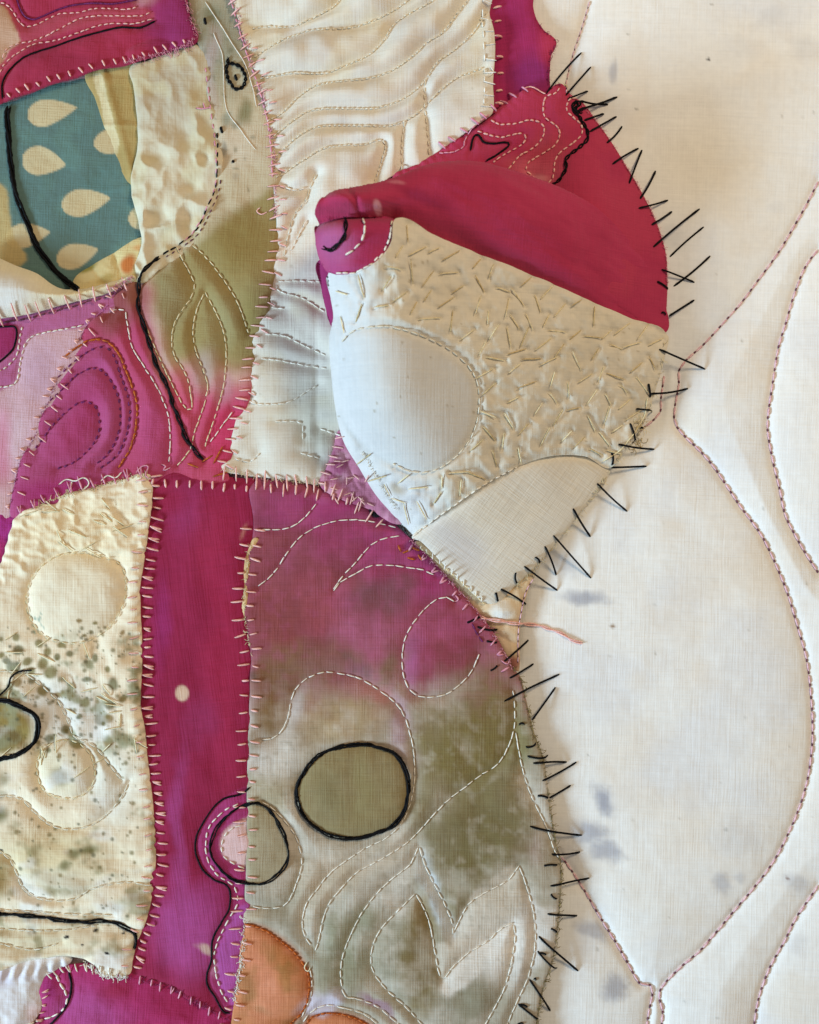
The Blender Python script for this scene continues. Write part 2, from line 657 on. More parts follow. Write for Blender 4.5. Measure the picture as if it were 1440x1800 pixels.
def z_back(x, y, d):
    P = np.vstack([smooth(l, False, 3) for l in B_LINES])
    dl, _ = near(x, y, P)
    z = -11 * np.exp(-(dl / 46) ** 1.2) - 3 * np.exp(-(dl / 7) ** 2) + 8
    right = sstep(880, 1000, x)
    z = z + right * (3.5 * fbm(x, y, 240, 11, 3) + 1.0 * fbm(x, y, 40, 15, 3))
    # a soft fold running from the crimson patch up to the right
    f = (y - (190 - (x - 1100) * .2)) * .98
    z += right * 3.5 * sstep(1020, 1120, x) * np.exp(-((f + 14) / 24) ** 2)
    return np.where(x < 860, -3, z - 4)


def c_back(x, y):
    D = Dye(x, y, '#ebebe7', 21, 16)
    D.noise(150, '#dddfe2', .45, .7, .5, 1)
    D.noise(110, '#e6dccb', .5, .75, .4, 9)
    for b in [(1030, 1052, 44, 11, .55, 4), (985, 985, 24, 40, .30, -40), (1062, 1404, 22, 40, .62, -38), (1042, 1468, 40, 22, .5, 10),
              (1070, 1505, 38, 20, .5, 20), (1040, 1642, 34, 16, .4, 25), (1080, 1742, 28, 30, .5, 0), (1410, 1672, 20, 24, .14, 0),
              (1272, 1556, 18, 24, .36, 0), (1304, 1545, 12, 14, .25, 0), (1408, 1566, 34, 18, .26, 30), (1360, 25, 30, 26, .10, 0),
              (1425, 85, 26, 22, .12, 0), (1082, 118, 9, 24, .4, 0), (1310, 75, 40, 30, .07, 0), (1000, 870, 30, 24, .2, 0),
              (1372, 355, 20, 14, .06, 0), (1300, 1475, 60, 40, .12, 0), (1180, 420, 30, 30, .15, 0)]:
        D.blob(b[0], b[1], b[2], b[3], '#8b8e9e', b[4] * 1.2, b[5], .7, False, .22)
    D.blob(1240, 290, 130, 90, '#dccfb2', .35, -12, .8)  # faint tan tint painted in for the breast's shadow
    for i in range(46):
        D.blob(1000 + 440 * nrs.rand(), 1800 * nrs.rand(), 1.5 + 2.6 * nrs.rand(), 1.5 + 2.6 * nrs.rand(), '#8a8576', .18 + .3 * nrs.rand(), 0, .6, True)
    D.blob(1072, 1097, 5, 6, '#8b6a45', .9, 0, .6)
    D.blob(1388, 1556, 4, 4, '#7a5648', .8, 0, .6)
    D.blob(1248, 100, 3.4, 3, '#26221f', 1, 0, .6, True)
    D.blob(1121, 189, 2.6, 2.6, '#6a6458', .7, 0, .6, True)
    return D.c


backing = patch('backing_cloth', [(-60, -60), (1500, -60), (1500, 1860), (-60, 1860)], z_back, c_back, M['sheet'], None,
                'off-white sewn backing cloth with pink stitched contour lines beside the patchwork', 3.5, 4.0, False)
backing['kind'] = 'structure'

# ================================================================== THE UPPER PATCHWORK
upper = thing('quilt_panel', 'upper patchwork panel of crimson, teal print, olive and cream quilted patches', 'quilt panel', (420, 420))
lower = thing('quilt_panel', 'lower patchwork panel with magenta strip between spotted cream and olive dyed patches', 'quilt panel', (470, 1330))
breast = thing('fabric_breast', 'stuffed cream and crimson fabric breast with magenta nipple sewn on the patchwork', 'soft sculpture', (860, 620))


def flat_paint(col, seed, col2=None):
    def f(x, y):
        D = Dye(x, y, col, seed)
        if col2:
            D.noise(60, col2, .4, .65, .7)
        return D.c
    return f


# ---- outlines that neighbours share
H_LEFT = [(408, -20), (410, 0), (422, 45), (432, 78), (445, 117), (457, 150), (467, 185), (477, 232), (482, 282), (482, 320), (483, 350), (487, 385),
          (484, 425), (477, 465), (467, 505), (460, 555), (445, 597), (437, 635), (430, 690), (417, 730), (407, 770), (395, 805), (388, 824)]
E_LEFT_LOW = [(238, 489), (215, 502), (190, 535), (150, 575), (138, 602), (120, 632), (102, 665), (86, 700), (71, 735), (58, 770), (40, 800), (28, 840), (18, 890)]
SEAM12 = [(262, 832), (268, 880), (262, 930), (255, 980), (247, 1030), (247, 1070), (250, 1120), (250, 1180), (248, 1240), (255, 1280), (260, 1330),
          (266, 1380), (272, 1440), (275, 1500), (272, 1540), (265, 1590), (255, 1625), (240, 1660), (233, 1690), (228, 1712)]
SEAM23 = [(442, 846), (446, 920), (441, 960), (434, 1000), (430, 1060), (433, 1100), (441, 1150), (440, 1200), (437, 1280), (435, 1350), (434, 1420),
          (435, 1470), (432, 1540), (429, 1600), (426, 1640), (420, 1690), (415, 1740), (408, 1790), (404, 1830)]
ARC = [(442, 838), (480, 840), (540, 846), (600, 862), (650, 886), (690, 918), (722, 947), (760, 985), (800, 1030), (840, 1075), (870, 1115), (890, 1150), (903, 1176)]
L3_RIGHT = [(903, 1176), (915, 1190), (925, 1230), (940, 1290), (955, 1330), (963, 1380), (970, 1430), (978, 1480), (986, 1512), (988, 1545), (985, 1590), (980, 1640),
            (972, 1690), (957, 1730), (949, 1770), (945, 1800), (944, 1830)]

# lining under both panels, so that no gap shows the backing
patch('lining', [(-40, -40), (900, -40), (900, 160), (1000, 260), (1100, 420), (1120, 560), (1050, 760), (900, 960), (700, 900), (440, 850), (100, 890), (-40, 900)],
      lambda x, y, d: 3.2 + 0 * x, flat_paint('#8d6a72', 31, '#b7a08e'), M['cotton'], upper, step=8, skirt=3, soft=False)
patch('lining', [(-40, 905), (30, 905), (250, 860), (440, 866), (600, 900), (700, 945), (800, 1050), (890, 1165), (930, 1300), (955, 1450), (960, 1600), (930, 1740), (925, 1830), (-40, 1830)],
      lambda x, y, d: 3.2 + 0 * x, flat_paint('#8d6a72', 32, '#b7a08e'), M['cotton'], lower, step=8, skirt=3, soft=False)

# ---- teal drop print
DROPS = [(75, 196, 30, 24, 0, 133, 182), (66, 280, 30, 26, 0, 115, 284), (140, 354, 34, 24, 0, 192, 341), (128, 448, 32, 22, 0, 170, 432), (196, 245, 33, 22, 0, 245, 232), (40, 412, 34, 22, 0, 86, 402), (250, 380, 26, 22, 0, 290, 370)]


def c_teal(x, y):
    D = Dye(x, y, '#5f7a74', 41, 6)
    D.noise(70, '#5e7f7a', .4, .7, .7, 2)
    D.noise(40, '#688a80', .5, .75, .5, 5)
    for cx, cy, rx, ry, a, tx, ty in DROPS:
        a = math.atan2(ty - cy, tx - cx)
        L = math.hypot(tx - cx, ty - cy)
        u = (x - cx) * math.cos(a) + (y - cy) * math.sin(a)
        v = -(x - cx) * math.sin(a) + (y - cy) * math.cos(a)
        t = np.clip(u / L, 0, 1)
        half = np.where(u < -rx, -9, 0) + np.where(u < 0, ry * np.sqrt(np.clip(1 - (u / rx) ** 2, 0, 1)), ry * (1 - t) * (1 + .65 * t))
        edge = half - np.abs(v - t * t * 4) - 4 * np.clip(u - L + 2, 0, 99)
        D.mix(sstep(-1.5, 1.5, edge), '#cbbb92')
    D.poly([(-40, 320), (4, 325), (14, 370), (22, 415), (42, 458), (-40, 470)], '#c3ab72', .9, 5)
    return D.c


def x_teal(x, y, d):
    return (3.0 * np.exp(-((x - 175 + .05 * (y - 330)) / 10) ** 2) * sstep(380, 260, y) * 0
            + 2.5 * np.exp(-((y - 330 + (x - 200) * .25) / 5) ** 2) * sstep(160, 220, x)
            + 2.2 * fbm(x + y * .4, y * .25, 60, 44, 2))


P_teal = patch('teal_print_patch', [(-30, 170), (10, 172), (90, 142), (150, 132), (180, 150), (215, 230), (240, 330), (256, 415), (235, 440), (200, 452), (160, 472), (130, 515), (60, 505), (-30, 470)],
               quilt_z(7, [], wrinkle=2.5, wscale=50, seed=42, extra=x_teal), c_teal, M['cotton'], upper, 'teal cotton patch printed with cream drops')


# ---- khaki ribbon
def c_khaki(x, y):
    D = Dye(x, y, '#b29a62', 51, 4)
    D.poly([(163, 130), (178, 130), (188, 170), (200, 215), (202, 226), (186, 224), (176, 180)], '#d9cba0', .9, 3)  # pale highlight stripe painted along the ribbon
    D.poly([(168, 222), (202, 226), (202, 275), (185, 266), (170, 245)], '#d9cba0', .9, 3)
    D.noise(40, '#a18a52', .5, .7, .5, 2)
    return D.c


def x_khaki(x, y, d):
    ln = x - (150 + (y - 130) * .28)
    return 3 * np.exp(-((ln - 32) / 8) ** 2) + 2.5 * np.exp(-((y - 219) / 5) ** 2) - 1.5 * np.exp(-((y - 130) / 5) ** 2) * (x > 185)


P_khaki = patch('khaki_ribbon', [(148, 128), (180, 115), (235, 105), (238, 160), (246, 210), (246, 260), (238, 312), (227, 324), (206, 285), (182, 222), (165, 170)],
                quilt_z(10, [], wrinkle=1.4, seed=52, edge=3, extra=x_khaki), c_khaki, M['cotton'], upper, 'folded khaki ribbon between the teal print and the ruched cream patch', 2.5)


# ---- floral scrap
def c_floral(x, y):
    D = Dye(x, y, '#d8c58d', 61, 8)
    D.blob(226, 466, 16, 20, '#bf6a2e', .95, 20, .5)
    D.blob(152, 470, 22, 9, '#8e8436', .9, -25, .6)
    D.blob(185, 490, 20, 8, '#b39a58', .8, -20, .6)
    D.blob(247, 437, 16, 7, '#d08a4a', .6, 0, .6)
    return D.c


P_floral = patch('floral_scrap', [(126, 520), (130, 488), (160, 465), (200, 442), (240, 418), (262, 418), (262, 470), (240, 496), (200, 505)],
                 quilt_z(12, [[(160, 470), (185, 500)], [(200, 448), (215, 492)]], 5, 8, 62, 2, 25), c_floral, M['cotton'], upper, 'small cream scrap with an orange blot above the white fold', 2.5)


# ---- ruched cream patch
def x_ruche(x, y, d):
    a = fbm(x + 9 * fbm(x, y, 40, 71), y * .85, 46, 72, 2)
    low = sstep(180, 300, y)
    return (5 + 7 * low) * (1 - np.abs(a) * 2.2) * .9


def c_ruche(x, y):
    D = Dye(x, y, '#d6ccb0', 73)
    D.blob(310, 160, 110, 100, '#b9ac94', .8, 0, .8)
    D.noise(50, '#c9bb90', .45, .7, .6, 3)
    return D.c


P_ruche = patch('ruched_cream_patch', [(228, 116), (260, 106), (300, 92), (348, 78), (372, 100), (376, 160), (388, 230), (392, 290), (382, 350), (356, 405), (318, 448), (282, 474), (246, 498),
                                       (238, 470), (250, 425), (236, 362), (230, 318), (242, 262), (240, 200), (234, 150)],
                quilt_z(17, [], wrinkle=2.4, wscale=18, seed=74, edge=4, ew=8, extra=x_ruche), c_ruche, M['quilting'], upper, 'bumpy ruched cream patch beside the teal print', 2.5)

# ---- crimson contour patch, top left
A_W = [[(-10, 5), (15, 12), (28, 28), (38, 43), (50, 51), (70, 45), (95, 32), (110, 26), (140, 26), (170, 19), (200, 19), (225, 20), (245, 16)],
       [(8, 107), (15, 90), (32, 81), (57, 76), (87, 64), (115, 50), (145, 36), (175, 32), (220, 32), (255, 31), (270, 24)],
       [(2, 132), (15, 112), (37, 95), (62, 81), (100, 74), (140, 62), (175, 49), (200, 45), (237, 46), (272, 37)]]
A_K = [(9, 177), (7, 155), (15, 135), (35, 112), (62, 97), (100, 85), (130, 74), (175, 60), (215, 52), (250, 52), (275, 40)]
A_G = [(30, -8), (45, 30), (60, 37), (75, 33), (110, 18), (150, 10), (200, 10), (245, 2)]


def c_crimson(x, y):
    D = Dye(x, y, '#a6304c', 81)
    D.noise(70, '#932640', .45, .7, .7, 2)
    D.blob(320, 40, 70, 90, '#8e2c60', .9, 0, .8)
    D.poly(A_W[0] + [(270, 24), (272, 37), (175, 49), (62, 81), (2, 132), (-10, 120)], '#b54c5c', .75, 5)
    D.poly([(-40, 5), (8, 14), (27, 45), (38, 76), (22, 90), (2, 118), (-40, 140)], '#c8a488', .95, 4)
    D.blob(262, 10, 22, 12, '#c9a09a', .5, 0, .9)
    return D.c


P_crim = patch('crimson_patch', [(-30, -30), (325, -30), (330, 0), (338, 40), (350, 64), (342, 80), (312, 88), (270, 102), (230, 114), (180, 124), (140, 137), (90, 152), (50, 166), (10, 181), (-30, 190)],
               quilt_z(25, A_W + [A_K, A_G, [(222, 108), (225, 90), (245, 78), (270, 70), (300, 72)]], 8, 11, 82, 2.4, 36,
                       extra=lambda x, y, d: 2.6 * np.sin((x + 8 * fbm(x, y, 40, 83)) / 12) * np.exp(-d / 24) * (y > 60)), c_crimson, M['cotton'], upper,
               'crimson patch with pale running stitch contours above the teal print')

# ---- pale pink patch at the left edge
F_W = [[(-8, 655), (15, 640), (27, 625), (33, 595), (37, 572)], [(-8, 681), (22, 676), (30, 665), (35, 630), (45, 600), (60, 588), (100, 580), (145, 571)]]
F_K = [(-8, 640), (15, 620), (25, 605), (26, 575), (10, 573), (-8, 575)]


def c_mauve(x, y):
    D = Dye(x, y, '#cfa8b0', 91)
    D.poly([(-40, 540), (60, 540), (160, 520), (230, 495), (200, 540), (150, 572), (100, 580), (60, 588), (45, 600), (35, 630), (30, 662), (20, 676), (-40, 690)], '#a8487c', .85, 5)
    D.poly([(-40, 560), (26, 572), (25, 605), (15, 620), (-40, 645)], '#98255c', .9, 3)
    D.blob(0, 800, 22, 90, '#cf7f98', .8, 0, .8)
    D.blob(26, 770, 26, 50, '#d3b4ba', .6, 10, .8)
    D.blob(70, 650, 40, 60, '#bc94a6', .6, 0, .8)
    D.blob(0, 880, 30, 40, '#c9a59c', .6, 0, .8)
    return D.c


P_mauve = patch('mauve_patch', [(-30, 540), (40, 545), (100, 535), (160, 520), (215, 496), (246, 480), (225, 520), (185, 560), (160, 590), (130, 650), (110, 690), (85, 745), (65, 790), (45, 850), (30, 905), (-30, 915)],
                quilt_z(10, F_W + [F_K], 5, 14, 92, 2.0), c_mauve, M['cotton'], upper, 'pale mauve patch with magenta corner at the left edge')

# ---- olive to pink patch (the long strip and the leaf)
E_W = [
    [(310, 432), (320, 455), (332, 477), (341, 497), (336, 522), (322, 542), (307, 567), (301, 600), (306, 625), (322, 650), (332, 675), (337, 712), (335, 721), (325, 717), (300, 670), (280, 630), (265, 595), (254, 568)],
    [(360, 513), (345, 545), (339, 585), (345, 620), (357, 650), (365, 680), (360, 705), (352, 730), (340, 765), (334, 790), (312, 818)],
    [(360, 513), (377, 545), (392, 580), (397, 610), (396, 650), (390, 690), (380, 725), (360, 785)],
    [(338, 430), (360, 450), (385, 480), (410, 517), (425, 550), (437, 585)],
    [(192, 546), (217, 544), (222, 562), (232, 610), (250, 640), (270, 670), (285, 700), (295, 730), (299, 762), (297, 812)],
    [(410, 722), (392, 745), (367, 780)],
]
E_O = [(113, 628), (135, 610), (155, 598), (175, 596), (195, 605), (210, 625), (222, 655), (232, 680), (240, 710), (240, 740), (235, 770), (225, 795), (208, 822)]
E_P = [[(100, 664), (130, 635), (160, 615), (185, 610), (200, 625), (212, 660), (225, 700), (228, 730), (220, 770), (205, 800), (178, 822)],
       [(86, 705), (110, 682), (140, 655), (170, 647), (188, 660), (205, 690), (211, 720), (208, 760), (190, 797), (165, 818)],
       [(60, 790), (90, 750), (120, 720), (145, 706), (165, 712), (174, 735), (172, 765), (155, 790), (130, 812), (100, 824)]]
E_K = [(282, 453), (270, 462), (255, 480), (246, 495), (243, 520), (244, 540), (250, 565), (258, 590), (267, 615), (277, 645), (290, 670), (298, 690), (305, 715), (318, 745), (328, 772), (335, 782), (345, 796), (358, 808)]
E_DASH = [(285, 450), (315, 430), (345, 405), (362, 375), (375, 345), (382, 310), (384, 270), (382, 222)]


def c_olive(x, y):
    D = Dye(x, y, '#c3b494', 101, 18)
    D.blob(385, 70, 90, 120, '#8f8d78', .85, 20, .7)
    D.blob(415, 250, 50, 60, '#cfc0a6', .9, 0, .8)
    D.blob(372, 120, 16, 90, '#b9a0a0', .5, 0, .9)
    for b in [(432, 192, 16, 26, '#7d7a55'), (400, 205, 14, 16, '#8c8a74'), (395, 260, 9, 14, '#8d8878'), (370, 30, 18, 26, '#7e7d62'), (420, 215, 12, 9, '#8d866e'), (425, 310, 10, 8, '#b2a68d')]:
        D.blob(*b[:4], b[4], .8, 0, .7)
    # olive
    D.poly([(286, 476), (340, 428), (400, 384), (470, 340), (520, 340), (520, 620), (430, 660), (385, 655), (335, 655), (300, 620), (278, 560), (262, 505)], '#93804c', .92, 16, True)
    D.blob(425, 430, 60, 60, '#8c7640', .8, 25, .7)
    D.blob(300, 520, 34, 60, '#948762', .7, 10, .8)
    D.blob(330, 410, 40, 25, '#bba87e', .6, -30, .8)
    D.blob(385, 565, 26, 70, '#a0976c', .6, 0, .8)
    D.blob(430, 560, 20, 60, '#8a7a45', .6, 0, .8)
    # pink below
    D.mix(sstep(-40, 60, (y - 655) + (x - 330) * .12 + 24 * fbm(x, y, 70, 104, 3)), '#bb4a66')
    D.blob(355, 655, 30, 50, '#ab9c8c', .75, 15, .8)
    D.blob(395, 690, 20, 34, '#b38a90', .5, 0, .8)
    D.mix(sstep(300, 240, x - (y - 560) * .18 + 10 * fbm(x, y, 50, 105)) * sstep(470, 520, y), '#b04464')
    D.blob(205, 540, 55, 60, '#8a4a46', .9, -30, .7)
    D.blob(235, 510, 24, 40, '#93604c', .7, 0, .7)
    D.blob(270, 760, 45, 70, '#b44a78', .7, 0, .8)
    D.blob(392, 770, 34, 70, '#bd3257', .8, 15, .7)
    D.blob(320, 700, 40, 60, '#bf4b62', .7, 0, .8)
    # magenta leaf
    D.poly([(100, 660), (155, 602), (180, 600), (205, 622), (228, 680), (236, 720), (232, 770), (205, 825), (100, 900), (0, 900), (30, 820), (70, 735)], '#aa4a74', .9, 8)
    D.blob(140, 740, 46, 90, '#a63864', .8, 30, .8)
    D.blob(95, 860, 90, 34, '#a02a66', .8, -8, .8)
    for i in range(30):
        D.blob(350 + 120 * nrs.rand(), 330 * nrs.rand(), 2 + 5 * nrs.rand() ** 2, 2 + 5 * nrs.rand() ** 2, '#6f6c52', .5, 0, .7)
    return D.c


E_OUT = [(322, -30)] + [(x + 10, y) for x, y in H_LEFT[0:1]] + [(x + 12, y) for x, y in H_LEFT[1:]] + [(400, 850), (330, 852), (250, 858), (180, 868), (110, 892), (22, 910)] + E_LEFT_LOW[::-1] + \
        [(252, 484), (278, 468), (312, 440), (346, 402), (370, 350), (381, 290), (376, 230), (363, 160), (356, 100), (342, 60), (330, 0)]
P_olive = patch('olive_pink_patch', E_OUT, quilt_z(13, E_W + [E_O, E_K] + E_P, 11, 15, 102, 2.2, 34), c_olive, M['cotton'], upper,
                'dyed patch running from grey green through olive to pink with a quilted magenta leaf', 3.0)


# ---- cream quilted wave panel
H_W = [
    [(442, 50), (470, 46), (510, 48), (545, 36), (585, 15), (605, -8)],
    [(438, 107), (480, 80), (510, 66), (550, 54), (605, 51), (635, 45), (670, 32), (700, 15), (730, -8)],
    [(456, 139), (510, 130), (575, 129), (610, 115), (645, 100), (675, 72), (692, 45), (720, 25), (750, 10), (780, -10)],
    [(470, 215), (500, 197), (520, 175), (560, 150), (610, 143), (648, 139), (685, 127), (720, 105), (750, 77), (777, 60), (802, 28), (828, -6)],
    [(480, 242), (535, 200), (565, 192), (620, 191), (660, 191), (697, 180), (720, 167), (745, 145), (770, 110), (800, 88), (832, 58), (858, 20)],
    [(484, 277), (520, 245), (555, 225), (600, 221), (680, 222), (710, 214), (735, 200), (762, 172), (800, 140), (850, 120)],
    [(486, 314), (535, 282), (570, 262), (600, 256), (640, 255), (675, 249), (672, 282), (658, 322)],
    [(712, 212), (707, 250), (707, 300)],
    [(557, 307), (545, 332), (537, 355), (520, 375), (510, 405), (500, 450)],
    [(747, 140), (747, 185), (750, 212), (752, 240), (755, 275)],
    [(487, 495), (510, 494), (535, 494), (565, 496)], [(482, 505), (500, 516), (530, 523), (550, 535), (570, 548)], [(475, 540), (500, 542)],
    [(465, 587), (500, 590), (520, 600), (550, 614), (575, 626)], [(457, 630), (495, 634), (530, 641), (580, 648)],
    [(437, 705), (452, 710), (475, 711), (500, 709), (520, 701), (540, 687), (560, 676)],
    [(482, 741), (525, 741), (532, 746), (532, 772)], [(560, 752), (585, 761), (598, 766)],
    [(410, 804), (425, 810), (442, 810), (456, 797)], [(527, 796), (565, 806)],
    [(540, 388), (528, 410), (512, 440)], [(500, 330), (520, 335), (540, 330)],
]
H_TUCK = [(532, 772), (528, 800), (526, 830)]


def c_wave(x, y):
    D = Dye(x, y, '#ddd6c6', 111, 20)
    D.noise(90, '#cfc8be', .45, .7, .6, 2)
    D.noise(60, '#dccfae', .5, .75, .5, 8)
    D.blob(540, 760, 110, 120, '#bdb8ac', .5, 0, .9)
    for i in range(70):
        D.blob(440 + 420 * nrs.rand(), 850 * nrs.rand(), 1.5 + 2 * nrs.rand(), 1.5 + 2 * nrs.rand(), '#9b8f74', .35, 0, .6, True)
    return D.c


def x_wave(x, y, d):
    lowp = sstep(470, 640, y)
    return lowp * (3.2 * np.sin((x - .25 * y + 22 * fbm(x, y, 70, 114)) / 22.0) - 3 * np.exp(-((x - 556) / 5) ** 2)) + \
        (1 - lowp) * 3 * sstep(440, 520, x) + 1.6 * np.sin((y + x * .3) / 3.6) * np.exp(-d / 14)


H_OUT = H_LEFT + [(420, 834), (470, 840), (520, 845), (566, 850), (577, 818), (597, 768), (640, 720), (680, 500), (672, 330), (735, 292), (772, 266), (806, 245), (852, 214), (866, 200), (866, 150), (870, 100), (868, 60), (861, 25), (862, -25)]
P_wave = patch('wave_quilted_patch', H_OUT, quilt_z(15, H_W, lambda x, y: 27 - 18 * sstep(330, 470, y), 13, 112, .8, 40, 6, 10, x_wave), c_wave, M['quilting'], upper,
               'puffy cream patch quilted in wavy rows beside the breast', 2.5, blur=5)


# ---- pink triangle
def c_tri(x, y):
    D = Dye(x, y, '#c07890', 121)
    D.noise(26, '#a04d70', .45, .7, .8, 1)
    D.noise(20, '#d6a0ac', .55, .75, .7, 6)
    return D.c


P_tri = patch('pink_scrap', [(600, 755), (586, 790), (574, 822), (562, 852), (600, 878), (650, 896), (700, 922), (720, 900), (660, 780)],
              quilt_z(20, [[(600, 790), (630, 860)], [(575, 830), (640, 850)]], 6, 7, 122, 3, 14), c_tri, M['cotton'], upper, 'small crumpled pink scrap under the breast', 2.5)


# ---- magenta strip at the top
def c_mag_top(x, y):
    D = Dye(x, y, '#a02a58', 131)
    D.blob(930, 130, 50, 45, '#8a2a66', .9, 0, .6)
    D.blob(900, 40, 40, 60, '#98275c', .7, 0, .8)
    D.blob(965, 75, 26, 30, '#b8385a', .9, 0, .8)
    D.blob(885, 190, 30, 20, '#a32750', .8, 0, .8)
    return D.c


P_magtop = patch('magenta_strip', [(854, -30), (935, -30), (938, 10), (944, 32), (958, 52), (979, 71), (970, 95), (967, 130), (964, 165), (930, 175), (890, 195), (850, 212), (858, 150), (860, 100), (856, 50)],
                 quilt_z(12, [[(888, -20), (890, 40), (888, 190)]], 4, 14, 132, 2, 30), c_mag_top, M['dyed'], upper, 'short magenta strip at the top beside the cream wave patch')


# ---- white folded cloth on the left
def z_roll(x, y, d):
    return 20 + 34 * (1 - np.exp(-d / 18)) + 2.5 * fbm(x, y, 40, 141, 3) - 1.6 * np.abs(np.sin((x + .3 * y) / 5.5)) * np.exp(-d / 10) * (y > 510 - .12 * x) + 6 * sstep(200, 0, x)


def c_roll(x, y):
    D = Dye(x, y, '#e2d6b4', 142)
    D.blob(20, 520, 60, 36, '#dcd9d2', .9, 0, .7)
    D.blob(160, 512, 60, 10, '#e3d0a2', .7, -10, .8)
    return D.c


G_LOW = [(-30, 566), (0, 561), (50, 553), (100, 539), (150, 526), (190, 515), (215, 502), (238, 487)]
P_roll = patch('white_fold', G_LOW + [(207, 493), (175, 502), (142, 509), (112, 509), (92, 500), (67, 482), (32, 469), (0, 455), (-30, 444)], z_roll, c_roll, M['quilting'], upper,
               'rolled white cloth edge crossing the left side below the teal print', 2.5)

# ================================================================== THE LOWER PATCHWORK
# ---- magenta slivers and bottom left patches


def c_magl(x, y):
    D = Dye(x, y, '#a62a5c', 151)
    D.blob(150, 1780, 90, 60, '#ae4a86', .9, 20, .8)
    D.blob(210, 1740, 40, 24, '#96203f', .8, 10, .8)
    D.blob(310, 1770, 50, 30, '#9a1f46', .7, 20, .8)
    D.blob(80, 1740, 16, 30, '#a3347a', .6, 0, .8)
    D.blob(10, 930, 30, 40, '#a13080', .8, 0, .8)
    return D.c


P_sliver = patch('magenta_scrap', [(-30, 885), (30, 880), (46, 905), (30, 955), (8, 1000), (-30, 1015)], quilt_z(11, [], seed=152, wrinkle=3, wscale=16), c_magl, M['cotton'], lower,
                 'tiny magenta scrap at the left edge above the spotted patch', 2.5)
L4_W = [(98, 1716), (105, 1730), (115, 1745), (117, 1765), (105, 1780), (85, 1790), (50, 1800)]
L4_K = [(120, 1710), (125, 1730), (122, 1755), (112, 1775), (95, 1795), (80, 1808)]
P_botmag = patch('magenta_corner_patch', [(30, 1835), (60, 1800), (72, 1765), (68, 1738), (75, 1712), (110, 1700), (160, 1695), (205, 1700), (245, 1712), (300, 1733), (350, 1758), (400, 1786), (425, 1835)],
                 quilt_z(13, [L4_W, L4_K], 6, 14, 153, 4, 40), c_magl, M['cotton'], lower, 'magenta patch along the bottom edge below the magenta strip')


def c_whitel(x, y):
    D = Dye(x, y, '#dcd6d4', 161)
    D.blob(20, 1710, 60, 20, '#cfc8d4', .8, 0, .8)
    D.blob(60, 1790, 20, 30, '#d9a99c', .6, 0, .8)
    D.noise(24, '#e6e1dc', .5, .7, .6)
    return D.c


P_whitel = patch('white_corner_patch', [(-30, 1680), (20, 1688), (60, 1680), (110, 1676), (125, 1690), (100, 1705), (78, 1722), (74, 1745), (72, 1775), (56, 1800), (30, 1835), (-30, 1835)],
                 quilt_z(18, [], seed=162, wrinkle=3.5, wscale=26, extra=lambda x, y, d: 3.0 * np.sin((x + .25 * y) / 3.4) * np.exp(-((y - (1712 - x * .14)) / 12) ** 2) + 5 * sstep(0, 30, d)), c_whitel, M['quilting'], lower,
                 'gathered white patch in the lower left corner', 2.5)

# ---- magenta strip
L2_K = [(440, 1383), (425, 1395), (395, 1403), (375, 1420), (355, 1450), (345, 1475), (345, 1500), (355, 1525), (375, 1545), (400, 1557), (405, 1575), (402, 1600), (390, 1620), (375, 1650), (372, 1690), (365, 1710), (365, 1730), (380, 1755), (394, 1778), (405, 1781)]
L2_W = [[(420, 1412), (395, 1425), (370, 1450), (362, 1480), (367, 1515), (385, 1540), (405, 1552), (415, 1565), (417, 1590), (405, 1610), (390, 1640), (378, 1670), (380, 1710), (390, 1745), (400, 1762)],
        [(428, 1450), (405, 1458), (391, 1480), (393, 1505), (415, 1520), (430, 1528)]]


def c_strip(x, y):
    D = Dye(x, y, '#922144', 171, 22)
    D.blob(330, 900, 40, 70, '#9c3668', .6, 0, .8)
    D.blob(370, 950, 40, 90, '#a02a4c', .7, 0, .8)
    D.blob(395, 1150, 40, 300, '#a22648', .7, 0, .8)
    D.blob(282, 1100, 16, 90, '#9a2c68', .7, 0, .9)
    D.blob(350, 1270, 40, 60, '#96305c', .6, 0, .8)
    D.blob(312, 1480, 18, 190, '#aa4684', .7, 2, .8)
    D.blob(330, 1640, 70, 90, '#aa4886', .9, 0, .7)
    D.blob(370, 1590, 40, 60, '#9e3870', .5, 0, .8)
    D.blob(300, 880, 40, 26, '#962040', .6, 0, .8)
    D.poly([(440, 1390), (395, 1403), (356, 1450), (346, 1490), (376, 1545), (402, 1560), (404, 1600), (376, 1650), (367, 1725), (395, 1778), (440, 1790)], '#a83c74', .8, 4)
    D.poly([(440, 1590), (415, 1600), (392, 1640), (380, 1690), (392, 1745), (440, 1790)], '#ae549e', .85, 6)
    D.poly([(445, 1440), (415, 1446), (395, 1460), (387, 1485), (395, 1507), (420, 1520), (445, 1526)], '#dcb9b4', .95, 4)
    D.blob(321, 1218, 12.5, 15, '#d9b9a0', 1, 0, .25, True)
    D.blob(355, 1666, 16, 7, '#d0b4a0', .8, 15, .7)
    D.blob(375, 1700, 10, 20, '#c894a8', .5, 0, .8)
    D.blob(428, 925, 7, 14, '#c98a7c', .6, 0, .8)
    return D.c


